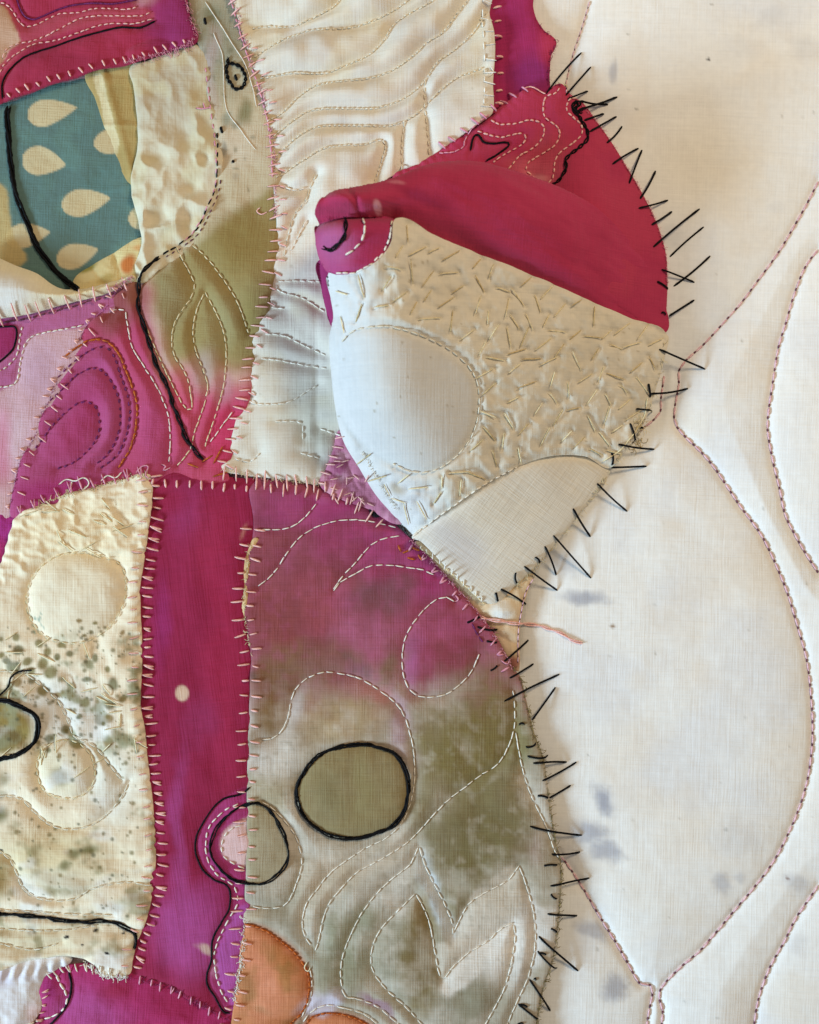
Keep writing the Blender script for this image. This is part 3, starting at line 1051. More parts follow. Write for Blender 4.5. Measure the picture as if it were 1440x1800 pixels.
L2_OUT = [(x - 12, y) for x, y in SEAM12] + [(240, 1722), (280, 1735), (320, 1752), (360, 1772), (398, 1800), (400, 1835), (412, 1835)] + [(x + 10, y) for x, y in SEAM23[::-1]] + [(420, 840), (360, 834), (300, 828)]
P_strip = patch('magenta_strip', L2_OUT, quilt_z(14, [L2_K] + L2_W, 4, 14, 172, 2.6, 60,
                                                extra=lambda x, y, d: 4 * np.sin((x - 262) / 178 * 3.14) + 2.5 * np.sin((y + 10 * fbm(x, y, 50, 173)) / 9) * np.exp(-d / 14) + 2.5 * fbm(x * 1.6, y * .35, 60, 174, 2)),
                c_strip, M['dyed'], lower, 'long magenta strip with one small pale oval between the spotted and olive patches')

# ---- spotted cream patch
L1_OVAL = [(48, 1052), (60, 1012), (88, 984), (125, 972), (170, 974), (208, 990), (222, 1015), (218, 1060), (195, 1100), (160, 1124), (120, 1130), (80, 1118), (56, 1090)]
L1_CIRC = [(66, 1350), (76, 1318), (100, 1303), (130, 1302), (158, 1322), (168, 1352), (162, 1382), (140, 1400), (110, 1402), (80, 1390)]
L1_W = [[(-8, 1180), (40, 1182), (75, 1205), (105, 1235), (120, 1265), (130, 1292), (165, 1310), (195, 1345), (215, 1372)],
        [(-8, 1398), (35, 1402), (60, 1425), (90, 1450), (125, 1457), (160, 1450), (190, 1430), (215, 1400), (228, 1372)],
        [(-8, 1490), (20, 1510), (30, 1535), (45, 1565), (75, 1580), (130, 1580), (165, 1560), (220, 1550), (268, 1556)],
        [(-8, 1598), (50, 1601), (120, 1605), (200, 1608)], [(-8, 1632), (100, 1634), (170, 1626)], [(-8, 1655), (60, 1668), (110, 1655)]]
L1_K = [(-10, 1604), (50, 1608), (100, 1614), (150, 1619), (180, 1618), (205, 1622), (225, 1632), (241, 1646), (236, 1668)]
L1_KO = [(-12, 1230), (20, 1232), (50, 1245), (70, 1262), (69, 1290), (58, 1310), (30, 1325), (-12, 1337)]


def c_spot(x, y):
    D = Dye(x, y, '#ecdcbe', 181, 10)
    D.blob(130, 940, 150, 90, '#ead6ae', .8, 0, .8)
    D.blob(130, 1052, 85, 78, '#e6dabf', .6, 0, .6)
    D.blob(120, 1250, 110, 70, '#d6d2ca', .7, 20, .8)
    D.blob(200, 1380, 60, 80, '#d5d0c2', .7, 0, .8)
    D.blob(110, 1352, 50, 48, '#ded3b4', .7, 0, .5)
    D.blob(90, 1500, 130, 60, '#d2bd8c', .7, 0, .8)
    D.blob(110, 1550, 80, 26, '#d0c6ac', .8, 12, .8)
    D.blob(60, 1650, 110, 40, '#d2c09a', .7, 0, .8)
    D.blob(200, 1690, 40, 26, '#e2dcd4', .8, 0, .7)
    D.blob(-4, 1540, 34, 44, '#9a8244', .85, 0, .7)
    D.blob(-2, 1280, 70, 54, '#8c7436', .97, 0, .25)
    D.blob(10, 1300, 30, 26, '#8d8a66', .7, 0, .8)
    for b in [(108, 1364, 19, 16, .9), (162, 1492, 24, 12, .9), (138, 1502, 14, 12, .8), (122, 1522, 14, 9, .8), (2, 1430, 16, 16, .9), (225, 1580, 34, 14, .4), (150, 1618, 40, 10, .5), (50, 1612, 14, 8, .6), (6, 1372, 16, 14, .6)]:
        D.blob(b[0], b[1], b[2], b[3], '#6f6a3e', b[4], -15, .85)
    big = [(30, 1118, 9), (68, 1128, 10), (30, 1140, 12), (0, 1147, 8), (48, 1162, 10), (85, 1145, 9), (78, 1165, 13), (95, 1180, 14), (112, 1135, 9), (105, 1155, 7), (22, 1172, 14), (35, 1203, 10), (62, 1200, 8),
           (82, 1215, 10), (170, 1160, 8), (157, 1192, 7), (200, 1198, 12), (155, 1235, 11), (198, 1238, 11), (220, 1226, 8), (180, 1265, 12), (196, 1262, 11), (108, 1220, 7), (118, 1285, 9), (92, 1300, 11), (140, 1310, 10),
           (90, 1322, 7), (112, 1330, 6), (190, 1305, 12), (192, 1177, 6), (127, 1152, 6), (145, 1262, 7), (220, 1110, 6), (140, 1088, 6), (166, 1094, 4), (10, 1160, 9), (60, 1180, 9)]
    for cx, cy, r in big:
        D.blob(cx, cy, r * rnd.uniform(.9, 1.15), r * rnd.uniform(.75, 1.05), rnd.choice(['#7a6c34', '#846628', '#78755a', '#6a6238']), .85, rnd.uniform(-40, 40), .45)
    mt = fbm(x, y, 26, 188, 4)
    D.mix(.9 * sstep(.05, .5, mt) * sstep(1095, 1140, y) * sstep(1345, 1300, y), '#8f8a66')
    D.mix(.7 * sstep(.12, .6, fbm(x, y, 34, 206, 4)) * sstep(1350, 1420, y), '#8a7c4e')
    D.mix(.5 * sstep(.2, .6, fbm(x, y * 1.4, 60, 207, 3)) * sstep(1200, 1300, y), '#e6e3de')
    for i in range(340):
        yy = 1100 + 240 * nrs.rand() if i < 230 else 1340 + 300 * nrs.rand()
        r = 1.6 + 3.4 * nrs.rand() ** 2
        D.blob(250 * nrs.rand(), yy, r, r, ['#6c6030', '#5e5c40', '#7c6a38'][i % 3], .75, 0, .6, True)
    for i in range(16):
        D.blob(50 + 30 * nrs.rand(), 1075 + 40 * nrs.rand(), 2, 4, '#8ea08c', .7, -20, .6, True)
    for cx, cy, rx, ry, a in [(169, 1634, 5, 2.6, -25), (119, 1645, 6, 3, -15), (217, 1640, 4, 2, -20), (190, 1673, 5, 3, 20), (147, 1658, 3, 2, 0), (5, 1492, 4, 2.4, 10)]:
        D.blob(cx, cy, rx, ry, '#191512', 1, a, .35, True)
    return D.c


def x_spot(x, y, d):
    ov = np.hypot((x - 135) / 86, (y - 1050) / 79)
    c2 = np.hypot((x - 117) / 52, (y - 1352) / 51)
    ruche = sstep(1110, 960, y) * sstep(.98, 1.15, ov)
    mid = sstep(1090, 1140, y) * sstep(1340, 1290, y)
    nn = fbm(x * .8 + 7 * fbm(x, y, 26, 183), y * 1.3, 24, 184, 2)
    n2 = fbm(x, y, 34, 186, 2)
    low = sstep(1400, 1500, y)
    return ruche * (3.0 * (1 - np.abs(nn) * 2.4) + 3 * fbm(x, y * 1.2, 26, 190, 3)) + mid * 7 * n2 + 6 * np.clip(1 - ov ** 2, 0, 1) + 5 * np.clip(1 - c2 ** 2, 0, 1) \
        + low * 6 * fbm(x * .45, y * 1.4, 44, 187, 3) + 3.0 * np.sin(y / 3.3 + x * .02 + 4 * fbm(x, y, 60, 189)) * np.exp(-d / 13)


L1_OUT = SEAM12 + [(200, 1716), (175, 1708), (160, 1690), (110, 1680), (60, 1688), (-30, 1694), (-30, 1010), (0, 992), (15, 950), (30, 908), (70, 888), (120, 868), (180, 852), (222, 842)]
P_spot = patch('spotted_cream_patch', L1_OUT, quilt_z(19, L1_W + [L1_K], 9, 12, 182, 1.8, 26, 6, 9, x_spot, [L1_OVAL, L1_CIRC]), c_spot, M['quilting'], lower,
               'cream quilted patch speckled with olive dots beside the magenta strip', 2.4)

# ---- olive dyed patch
L3_W = [
    [(452, 1032), (467, 1021), (485, 1002), (505, 972), (520, 952), (540, 935), (567, 922), (597, 915), (635, 914), (672, 921), (697, 928)],
    [(458, 931), (490, 931), (515, 925), (530, 915), (545, 900), (556, 884)],
    [(586, 1036), (605, 1010), (627, 987), (650, 960), (672, 947), (707, 942)],
    [(587, 1038), (600, 1022), (622, 1010), (645, 997), (665, 993), (695, 994), (720, 998), (745, 1002), (768, 1013)],
    [(800, 1058), (790, 1050), (770, 1052), (745, 1072), (720, 1105), (711, 1125), (707, 1155), (710, 1187), (720, 1212), (737, 1224), (757, 1225), (780, 1222), (800, 1210), (820, 1192), (832, 1175), (842, 1150)],
    [(460, 1300), (480, 1297), (495, 1285), (507, 1260), (512, 1232), (520, 1210), (540, 1192), (565, 1182), (585, 1182), (625, 1190), (655, 1205), (685, 1227), (705, 1247), (720, 1285), (728, 1330), (729, 1370), (722, 1410),
     (705, 1447), (680, 1472), (640, 1492), (605, 1515), (580, 1535), (555, 1565), (537, 1592), (532, 1632), (542, 1655), (554, 1668)],
    [(554, 1671), (560, 1655), (567, 1620), (577, 1590), (595, 1567), (625, 1535), (660, 1515), (695, 1495), (720, 1477), (740, 1457), (762, 1432), (787, 1407), (820, 1382), (845, 1362), (867, 1350), (877, 1340), (890, 1320), (903, 1285), (905, 1240), (902, 1214)],
    [(906, 1285), (912, 1320), (918, 1350), (925, 1375), (937, 1405), (952, 1435), (965, 1465), (975, 1495), (984, 1512)],
    [(736, 1486), (728, 1505), (720, 1520), (692, 1542), (665, 1567), (642, 1595), (625, 1625), (610, 1657), (600, 1695), (600, 1725), (606, 1750), (625, 1754), (660, 1767), (685, 1787), (705, 1805)],
    [(737, 1487), (747, 1520), (765, 1557), (782, 1590), (795, 1622), (796, 1642)],
    [(797, 1640), (805, 1622), (825, 1587), (850, 1570), (870, 1560), (895, 1545), (912, 1521)],
    [(913, 1522), (922, 1547), (935, 1590), (941, 1632), (940, 1667), (932, 1707), (927, 1722), (910, 1757), (900, 1780), (890, 1806)],
    [(731, 1571), (742, 1590), (757, 1630), (765, 1675), (772, 1712), (779, 1721)],
    [(780, 1720), (795, 1700), (827, 1672), (857, 1655), (880, 1632), (902, 1622)],
    [(903, 1623), (905, 1650), (897, 1700), (885, 1740), (867, 1775), (850, 1806)],
    [(730, 1571), (695, 1605), (670, 1632), (655, 1662), (652, 1695), (660, 1715), (680, 1740), (705, 1762), (720, 1777), (746, 1806)],
    [(440, 1592), (452, 1595), (475, 1597), (500, 1592), (510, 1580), (522, 1550), (531, 1520), (527, 1490), (517, 1465), (500, 1442), (480, 1422), (462, 1410)],
    [(545, 1700), (549, 1730), (545, 1755), (530, 1788)],
    [(531, 1800), (545, 1780), (570, 1767), (600, 1770), (640, 1782), (668, 1803)],
]
L3_O = [[(430, 1624), (445, 1627), (470, 1637), (495, 1655), (515, 1672), (530, 1690), (541, 1710), (544, 1735), (540, 1760), (530, 1780), (515, 1795), (506, 1808)],
        [(535, 1808), (545, 1790), (565, 1782), (590, 1781), (620, 1788), (650, 1803)]]
BIG_OVAL = [(522, 1400), (525, 1375), (540, 1350), (560, 1328), (590, 1314), (630, 1308), (670, 1313), (700, 1330), (715, 1360), (718, 1395), (710, 1425), (690, 1450), (660, 1465), (620, 1473), (580, 1467), (550, 1450), (530, 1425)]
RING = [(440, 1412), (410, 1425), (385, 1450), (372, 1480), (373, 1505), (390, 1530), (410, 1545), (440, 1551), (465, 1550), (490, 1535), (505, 1515), (507, 1490), (495, 1455), (475, 1425), (455, 1412)]


def c_dyed(x, y):
    D = Dye(x, y, '#aba08c', 191, 26)
    top = sstep(1360, 1090, y + 40 * fbm(x, y, 90, 192, 3) + (x - 600) * .05)
    D.mix(top, '#944a56')
    D.blob(650, 925, 140, 50, '#a44272', .85, 15, .7)
    D.blob(480, 900, 60, 40, '#84304e', .8, 0, .8)
    D.blob(760, 1000, 80, 60, '#a02f70', .9, 35, .7)
    D.blob(560, 980, 80, 50, '#8e4450', .8, 0, .8)
    D.blob(600, 900, 120, 26, '#8e3058', .7, 12, .8)
    D.blob(540, 1060, 90, 70, '#9a4b55', .7, 0, .8)
    D.blob(480, 1090, 60, 80, '#8a4740', .7, 0, .8)
    D.blob(670, 1030, 60, 46, '#80505c', .7, 0, .8)
    D.blob(620, 1120, 90, 50, '#aa607c', .7, 10, .8)
    D.blob(560, 1090, 50, 40, '#9c4a50', .6, 0, .8)
    D.blob(490, 1200, 60, 70, '#82603f', .85, 0, .7)
    D.blob(453, 1184, 11, 12, '#4e4842', .9, 0, .7)
    D.blob(630, 1165, 20, 16, '#5f5060', .7, 0, .8)
    D.blob(680, 1170, 20, 26, '#7a6a44', .7, 0, .8)
    D.blob(475, 1270, 40, 50, '#8e7440', .8, 0, .7)
    # circle of rose brown
    D.blob(778, 1140, 66, 90, '#8b3a4a', .9, 10, .5)
    D.blob(730, 1150, 20, 60, '#a85a88', .6, 0, .8)
    D.blob(850, 1200, 60, 60, '#7f5540', .8, 0, .8)
    # olive sweep on the right
    D.blob(830, 1310, 100, 120, '#7c6f42', .95, 0, .6)
    D.blob(830, 1480, 110, 80, '#7b7253', .95, -10, .55)
    D.blob(820, 1400, 80, 40, '#8b7c5c', .7, -20, .8)
    D.blob(905, 1290, 26, 90, '#7d7748', .7, 0, .8)
    D.blob(915, 1400, 18, 60, '#8f7038', .5, 10, .8)
    # pale mottled heart
    D.blob(600, 1260, 90, 66, '#b29a70', .75, 0, .8)
    D.blob(660, 1210, 50, 22, '#b77a78', .7, 25, .8)
    D.blob(520, 1240, 16, 60, '#b9aca4', .8, 12, .8)
    D.blob(715, 1280, 24, 80, '#b58ea0', .6, -10, .9)
    D.blob(458, 1330, 22, 40, '#cfc3b8', .9, 0, .8)
    D.blob(480, 1400, 60, 60, '#b3a17f', .7, 0, .8)
    D.blob(570, 1530, 110, 60, '#b5a58c', .8, -20, .8)
    D.blob(610, 1650, 60, 110, '#8d8a70', .8, 10, .7)
    D.blob(520, 1640, 40, 60, '#a69e8c', .6, 0, .8)
    D.blob(735, 1690, 44, 110, '#8a7a54', .85, 0, .6)
    D.blob(735, 1620, 20, 50, '#a8885e', .7, 0, .8)
    D.blob(690, 1700, 40, 90, '#8f8d76', .6, 0, .8)
    D.blob(850, 1620, 60, 40, '#c6bcae', .8, -25, .7)
    D.blob(850, 1690, 70, 40, '#d2c8bc', .85, -30, .7)
    D.blob(820, 1770, 80, 60, '#8e8873', .85, 0, .7)
    D.blob(920, 1660, 30, 110, '#cfc5bb', .7, 0, .8)
    D.blob(930, 1480, 30, 40, '#b39a92', .7, 0, .8)
    D.blob(760, 1570, 14, 60, '#c6ccd0', .7, -25, .8)
    D.blob(640, 1560, 40, 40, '#b8ae9e', .6, 0, .8)
    lowp = sstep(1120, 1300, y)
    n1 = fbm(x * 1.1, y * .8, 70, 196, 5)
    D.mix(.55 * lowp * sstep(.05, .6, n1), '#d8cfc2')
    D.mix(.3 * lowp * sstep(.05, .7, -n1), '#7b6f4c')
    D.blob(832, 1300, 92, 110, '#75683f', .6, 0, .9)
    D.blob(835, 1490, 100, 66, '#736a48', .6, -10, .9)
    D.blob(745, 1420, 26, 80, '#a0957c', .5, 10, .8)
    D.blob(735, 1700, 34, 90, '#77683e', .7, 0, .75)
    D.blob(845, 1640, 56, 50, '#d9d0c6', .75, -30, .7)
    D.blob(880, 1690, 40, 60, '#ddd6cc', .6, 20, .7)
    D.blob(600, 1330, 130, 26, '#c8bda8', .4, 0, .9)
    D.blob(500, 1330, 50, 50, '#d2c8bc', .6, 0, .8)
    n2 = fbm(x, y, 70, 197, 4)
    D.mix(.3 * (1 - lowp) * sstep(.05, .6, n2), '#7c3c48')
    D.mix(.3 * (1 - lowp) * sstep(.05, .6, -n2), '#a85c74')
    for pts, col, k, sf in [
        ([(735, 1250), (830, 1230), (900, 1222), (905, 1290), (870, 1350), (800, 1395), (740, 1440), (728, 1380)], '#7b6a3c', .65, 26),
        ([(745, 1480), (800, 1415), (870, 1370), (930, 1400), (945, 1450), (905, 1530), (850, 1565), (800, 1610), (770, 1555)], '#776a42', .75, 18),
        ([(735, 1580), (760, 1640), (775, 1715), (760, 1790), (700, 1760), (690, 1700), (720, 1620)], '#7d6c44', .7, 14),
        ([(797, 1650), (825, 1590), (870, 1562), (912, 1525), (925, 1560), (905, 1615), (857, 1655), (800, 1700), (775, 1715), (765, 1660)], '#cdc2b0', .8, 8),
        ([(779, 1718), (827, 1672), (880, 1634), (902, 1624), (905, 1650), (893, 1710), (860, 1700), (830, 1720), (800, 1750)], '#e0d8cc', .85, 8),
        ([(737, 1490), (765, 1557), (798, 1640), (780, 1640), (750, 1580), (730, 1510)], '#cdd2d2', .7, 10),
        ([(925, 1560), (945, 1600), (970, 1600), (960, 1690), (935, 1700), (940, 1640)], '#d2cac0', .7, 10),
        ([(470, 850), (600, 880), (700, 925), (790, 1030), (720, 1060), (640, 1000), (560, 960)], '#a03a6c', .55, 26),
        ([(600, 1040), (660, 1010), (720, 1030), (700, 1080), (620, 1080)], '#764c52', .6, 18),
        ([(460, 1150), (560, 1130), (640, 1160), (560, 1185), (515, 1220), (490, 1290), (445, 1290)], '#7c5a3c', .6, 20),
        ([(540, 1500), (640, 1500), (720, 1450), (725, 1480), (640, 1530), (580, 1590), (535, 1640), (520, 1580)], '#bfae96', .55, 14)]:
        D.poly(pts, col, k, sf, True)
    for sc, sd, k in ((50, 208, .34), (18, 218, .22)):
        nn = fbm(x, y, sc, sd, 5)
        D.mix(k * lowp * sstep(.0, .6, nn), '#d6cdbf')
        D.mix(k * .6 * lowp * sstep(.0, .7, -nn), '#75694c')
        D.mix(k * 1.1 * (1 - lowp) * sstep(.0, .5, nn), '#7c3e44')
        D.mix(k * .9 * (1 - lowp) * sstep(.0, .5, -nn), '#b35680')
    sp = fbm(x, y, 9, 205, 2)
    D.mix(.22 * sstep(.25, .7, sp) * lowp, '#6b5f40')
    # inside the black oval and ring
    D.poly(BIG_OVAL, '#87764a', .85, 4)
    D.blob(640, 1380, 18, 80, '#948a60', .6, 0, .8)
    D.blob(585, 1400, 34, 60, '#847a56', .6, 0, .8)
    D.poly([(436, 1412), (455, 1412), (475, 1425), (495, 1455), (507, 1490), (505, 1515), (490, 1535), (465, 1550), (436, 1551)], '#9c8c68', .75, 4)
    # orange petals
    D.poly([(400, 1616)] + L3_O[0] + [(400, 1812)], '#c97c4e', .9, 4)
    D.blob(470, 1700, 60, 60, '#d88a68', .7, 0, .8)
    D.blob(500, 1690, 26, 50, '#b87840', .7, -30, .8)
    D.blob(432, 1740, 20, 60, '#a57a4c', .7, 0, .8)
    D.blob(460, 1765, 16, 10, '#8f7a50', .7, 0, .8)
    D.poly(L3_O[1] + [(650, 1840), (530, 1840)], '#d28458', .9, 4)
    for l in L3_O:
        do, _ = near(x, y, smooth(l, False))
        D.mix(.75 * np.exp(-(do / 7) ** 2), '#a8592a')
    on = fbm(x, y, 34, 219, 4)
    inor = inside(x, y, smooth([(400, 1616)] + L3_O[0] + [(400, 1812)], True)).astype(float)
    D.mix(.55 * inor * sstep(.05, .5, on), '#9c7440')
    D.mix(.5 * inor * sstep(.05, .5, -on), '#e39a78')
    D.blob(560, 1760, 40, 26, '#c9c0cc', .85, -20, .6)
    D.blob(660, 1770, 44, 14, '#96707c', .8, 35, .6)
    D.blob(445, 1600, 26, 12, '#c9b89c', .6, 0, .8)
    return D.c


def x_dyed(x, y, d):
    b = inside(x, y, smooth(BIG_OVAL, True))
    da, _ = near(x, y, smooth(ARC, False))
    return 3 * b - 9 * np.exp(-(da / 16) ** 2) * sstep(720, 640, x) + 1.4 * fbm(x, y, 90, 194, 2) + 2.5 * np.sin((y + 8 * fbm(x, y, 50, 195)) / 8.5) * np.exp(-d / 14) * (x < 520)


L3_OUT = SEAM23[::-1] + ARC[1:] + L3_RIGHT[1:]
P_dyed = patch('olive_dyed_patch', L3_OUT, quilt_z(17, L3_W + L3_O, 8, 14, 193, 1.4, 40, 5, 9, x_dyed, [BIG_OVAL]), c_dyed, M['linen'], lower,
               'large patch dyed magenta, brown and olive with a black outlined oval', 2.5)
P_sel = patch('cream_selvedge', [(455, 948), (447, 968), (440, 1010), (437, 1060), (434, 1092), (424, 1092), (428, 1040), (430, 990), (438, 962), (446, 946)],
              quilt_z(20, [], seed=201, wrinkle=2, wscale=9, edge=3, ew=5), flat_paint('#d9bd88', 202, '#c69a6c'), M['quilting'], lower, 'frayed cream sliver on the edge of the magenta strip', 2)

# ---- cream scraps between the breast and the olive patch


def c_scrap(x, y):
    D = Dye(x, y, '#d8c09c', 211)
    D.blob(885, 1072, 26, 18, '#e2dfd6', .95, -10, .5)
    D.blob(890, 1120, 24, 24, '#d6bca0', .7, 0, .8)
    D.blob(905, 1165, 12, 22, '#8a3a3c', .8, 0, .7)
    D.blob(860, 1095, 14, 10, '#b79a72', .7, 0, .8)
    return D.c


P_scrap = patch('cream_scrap', [(730, 952), (770, 978), (812, 1012), (850, 1045), (870, 1050), (900, 1035), (938, 1008), (930, 1035), (920, 1070), (914, 1115), (913, 1180), (903, 1176), (888, 1148), (868, 1112), (838, 1073), (798, 1028), (756, 984)],
                quilt_z(12, [[(850, 1090), (880, 1096), (915, 1098)], [(862, 1110), (905, 1132)]], 5, 9, 212, 2.5, 22, extra=lambda x, y, d: 9 * np.exp(-((x - 885) / 26) ** 2 - ((y - 1073) / 16) ** 2)),
                c_scrap, M['quilting'], lower, 'creamy folded scrap between the breast tip and the olive dyed patch', 2.2)

P_blk = patch('black_scrap', [(648, 884), (662, 880), (672, 890), (670, 906), (656, 908)], quilt_z(19, [], seed=215, wrinkle=2, wscale=8, edge=2, ew=4), flat_paint('#17141a', 216), M['cotton'], lower, 'tiny black scrap peeking out below the breast', 2)

# ================================================================== THE FABRIC BREAST
CTRL = [  # position in the picture plane and height, read off the photograph
    (985, 150, 12), (1050, 205, 12), (1100, 285, 12), (1150, 375, 12), (1176, 460, 12), (1174, 530, 12), (1172, 590, 13), (1158, 660, 13), (1130, 742, 13), (1075, 822, 13), (1020, 902, 13), (950, 987, 13), (905, 1030, 14), (864, 1062, 15),
    (800, 1012, 26), (740, 952, 42), (700, 915, 58), (660, 870, 78), (630, 820, 98), (600, 770, 118), (585, 700, 140), (575, 620, 165), (568, 560, 182), (557, 490, 205),
    (610, 415, 232), (600, 338, 215), (556, 390, 212), (555, 440, 215), (650, 440, 222), (640, 335, 212),
    (720, 302, 182), (800, 282, 152), (900, 300, 124), (980, 332, 100), (1050, 374, 72), (1110, 432, 40), (1160, 505, 16),
    (690, 385, 205), (760, 415, 178), (850, 450, 148), (950, 490, 112), (1050, 535, 70), (1110, 560, 42),
    (800, 355, 176), (900, 390, 146), (1000, 440, 104), (1090, 495, 54),
    (750, 650, 158), (850, 600, 146), (950, 650, 100), (1050, 680, 58), (850, 780, 96), (950, 790, 62), (900, 920, 34), (690, 700, 158), (640, 640, 172), (780, 870, 72), (840, 930, 40), (660, 540, 196), (760, 520, 172), (1000, 780, 44)]
_DP = DIST / S


def real_xy(u, v, z):
    k = (_DP - z) / (_DP - Z0)
    return CX + (u - CX) * k, CY + (v - CY) * k


_c = np.array([(*real_xy(u, v, z), z) for u, v, z in ((a, b, c if c < 20 else c * 1.14) for a, b, c in CTRL)])
_r = np.hypot(_c[:, None, 0] - _c[None, :, 0], _c[:, None, 1] - _c[None, :, 1]) / 100
_n = len(_c)
_A = np.zeros((_n + 3, _n + 3))
_A[:_n, :_n] = np.where(_r > 0, _r ** 2 * np.log(_r + 1e-12), 0) + np.eye(_n) * .25
_A[:_n, _n] = 1; _A[:_n, _n + 1:] = _c[:, :2] / 100
_A[_n:, :_n] = _A[:_n, _n:].T
_w = np.linalg.solve(_A, np.concatenate([_c[:, 2], np.zeros(3)]))


def body(x, y):
    x = np.atleast_1d(np.asarray(x, float)); y = np.atleast_1d(np.asarray(y, float))
    out = np.empty(len(x))
    for a in range(0, len(x), 20000):
        xx, yy = x[a:a + 20000], y[a:a + 20000]
        r = np.hypot(xx[:, None] - _c[:, 0], yy[:, None] - _c[:, 1]) / 100
        out[a:a + 20000] = np.where(r > 1e-9, r ** 2 * np.log(r + 1e-12), 0) @ _w[:_n] + _w[_n] + _w[_n + 1] * xx / 100 + _w[_n + 2] * yy / 100
    return np.maximum(out, 10)


def lay(pts):
    """points seen in the photograph carried onto the curved body"""
    out = []
    for u, v in pts:
        x, y = u, v
        for _ in range(12):
            x, y = real_xy(u, v, float(body(x, y)[0]))
        out.append((x, y))
    return out


CREST = [(572, 350), (590, 336), (618, 329), (660, 320), (700, 308), (740, 293), (780, 283), (840, 283), (900, 298), (980, 328), (1040, 362), (1090, 405), (1130, 455), (1160, 515), (1171, 584)]
SEAMC = [(1171, 586), (1110, 560), (1050, 535), (950, 490), (850, 450), (760, 413), (700, 386)]
CREASE = [(690, 379), (640, 379), (600, 380), (556, 384)]
SIL = [(572, 474), (577, 512), (582, 548), (575, 585), (576, 620), (584, 700), (600, 770), (630, 822), (660, 870), (700, 916), (724, 944)]
LIN = [(724, 944), (760, 916), (800, 887), (850, 853), (910, 820), (970, 802), (1030, 803), (1073, 823)]
RIGHT = [(1171, 586), (1166, 630), (1156, 670), (1132, 740), (1100, 785), (1075, 822)]
TIP = [(1075, 822), (1020, 902), (950, 987), (905, 1030), (864, 1062), (800, 1012), (740, 952), (724, 944)]
NIP = [(690, 380), (691, 402), (686, 430), (672, 455), (650, 472), (620, 481), (590, 479), (568, 464), (556, 440), (552, 412), (555, 385), (600, 380), (640, 379)]
OVAL = [(598, 600), (620, 583), (650, 577), (700, 580), (760, 600), (810, 630), (838, 670), (842, 720), (830, 765), (800, 805), (760, 829), (722, 830), (690, 815), (645, 785), (606, 735), (588, 660)]


def round_edge(d, R, drop):
    t = np.clip(1 - d / R, 0, 1)
    return -drop * (1 - np.sqrt(np.clip(1 - t * t, 0, 1)))


# crimson base patch, lying flat round the top of the breast
J_W = [[(861, 212), (875, 221), (905, 220), (932, 214), (950, 220), (956, 232), (950, 250), (932, 266), (912, 277), (893, 300)],
       [(837, 232), (860, 240), (880, 244), (900, 240), (917, 237), (924, 246), (912, 260), (890, 272), (866, 288)],
       [(985, 155), (975, 167), (960, 172), (954, 187), (957, 210), (975, 225), (982, 237), (977, 257), (957, 272), (932, 285), (924, 300), (938, 313)],
       [(1016, 172), (1000, 178), (995, 197), (1007, 212), (1020, 225), (1020, 242), (1000, 262), (980, 277), (972, 295), (970, 317), (961, 328)],
       [(861, 206), (840, 222), (818, 246), (815, 260), (797, 270), (770, 271)]]
J_K = [[(827, 267), (831, 246), (839, 239), (850, 252), (865, 255), (893, 254), (893, 260), (872, 275), (853, 286)],
       [(1014, 177), (1006, 192), (1020, 215), (1030, 235), (1030, 250), (1015, 267), (992, 287), (990, 307), (977, 327), (968, 331)]]


def c_base(x, y):
    D = Dye(x, y, '#b03654', 221)
    D.noise(60, '#a82e52', .45, .7, .7, 2)
    D.blob(930, 300, 60, 26, '#c86474', .6, 10, .8)
    D.blob(940, 312, 24, 8, '#dc9c9a', .5, 15, .8)
    D.blob(960, 270, 40, 40, '#b84c5c', .6, 0, .8)
    D.blob(850, 250, 60, 36, '#ae3a58', .6, 0, .8)
    return D.c


J_OUT = [(690, 318), (735, 290), (772, 266), (802, 246), (850, 213), (872, 196), (900, 174), (930, 158), (956, 165), (985, 147), (1002, 165), (1026, 180), (1050, 213), (1076, 250), (1100, 288), (1131, 340), (1156, 392), (1172, 445),
         (1175, 490), (1173, 540), (1169, 584), (1100, 555), (1000, 500), (850, 380), (740, 340)]
_zb = quilt_z(25, J_W + J_K, 7, 13, 222, 1.8, 40, 6, 8, lambda x, y, d: 1.6 * np.sin((x - y) / 3.4 + 3 * fbm(x, y, 30, 226)) * np.exp(-d / 9))


def z_base(x, y, d):
    b = sstep(930, 1070, x)
    return _zb(x, y, d) * (1 - b) + b * (body(x, y) + .8 + 2 * fbm(x * .6 + y * .5, y * 1.6 - x * .6, 60, 225, 2) - 3 * np.exp(-d / 6))


P_base = patch('crimson_base', J_OUT, z_base, c_base, M['cotton'], breast, 'flat crimson piece with pale contour stitches round the top of the breast', 2.5)

# white stuffed cream side
_oval = smooth(lay(OVAL), True)
_sil = smooth(lay(SIL), False)
_seedpts = []
_creamout = smooth(lay(SIL + LIN[1:] + RIGHT[::-1][1:] + SEAMC[1:] + [(688, 430), (672, 455), (650, 472), (620, 481), (590, 479)]), True)
_lin = smooth(lay(LIN), False)
_cand = np.stack([570 + 595 * nrs.rand(3000), 390 + 550 * nrs.rand(3000)], 1)
_ok = inside(_cand[:, 0], _cand[:, 1], _creamout) & ~inside(_cand[:, 0], _cand[:, 1], _oval)
_ok &= (near(_cand[:, 0], _cand[:, 1], _oval)[0] > 15) & (near(_cand[:, 0], _cand[:, 1], _creamout)[0] > 14)
for px, py in _cand[_ok].tolist():
    if len(_seedpts) >= 150:
        break
    if _seedpts and min(math.hypot(a[0] - px, a[1] - py) for a in _seedpts) < 25:
        continue
    _seedpts.append((px, py, rnd.choice([10, -25, 60, 95, 130, -50]) + rnd.uniform(-18, 18), rnd.uniform(22, 38)))
SEEDS = []
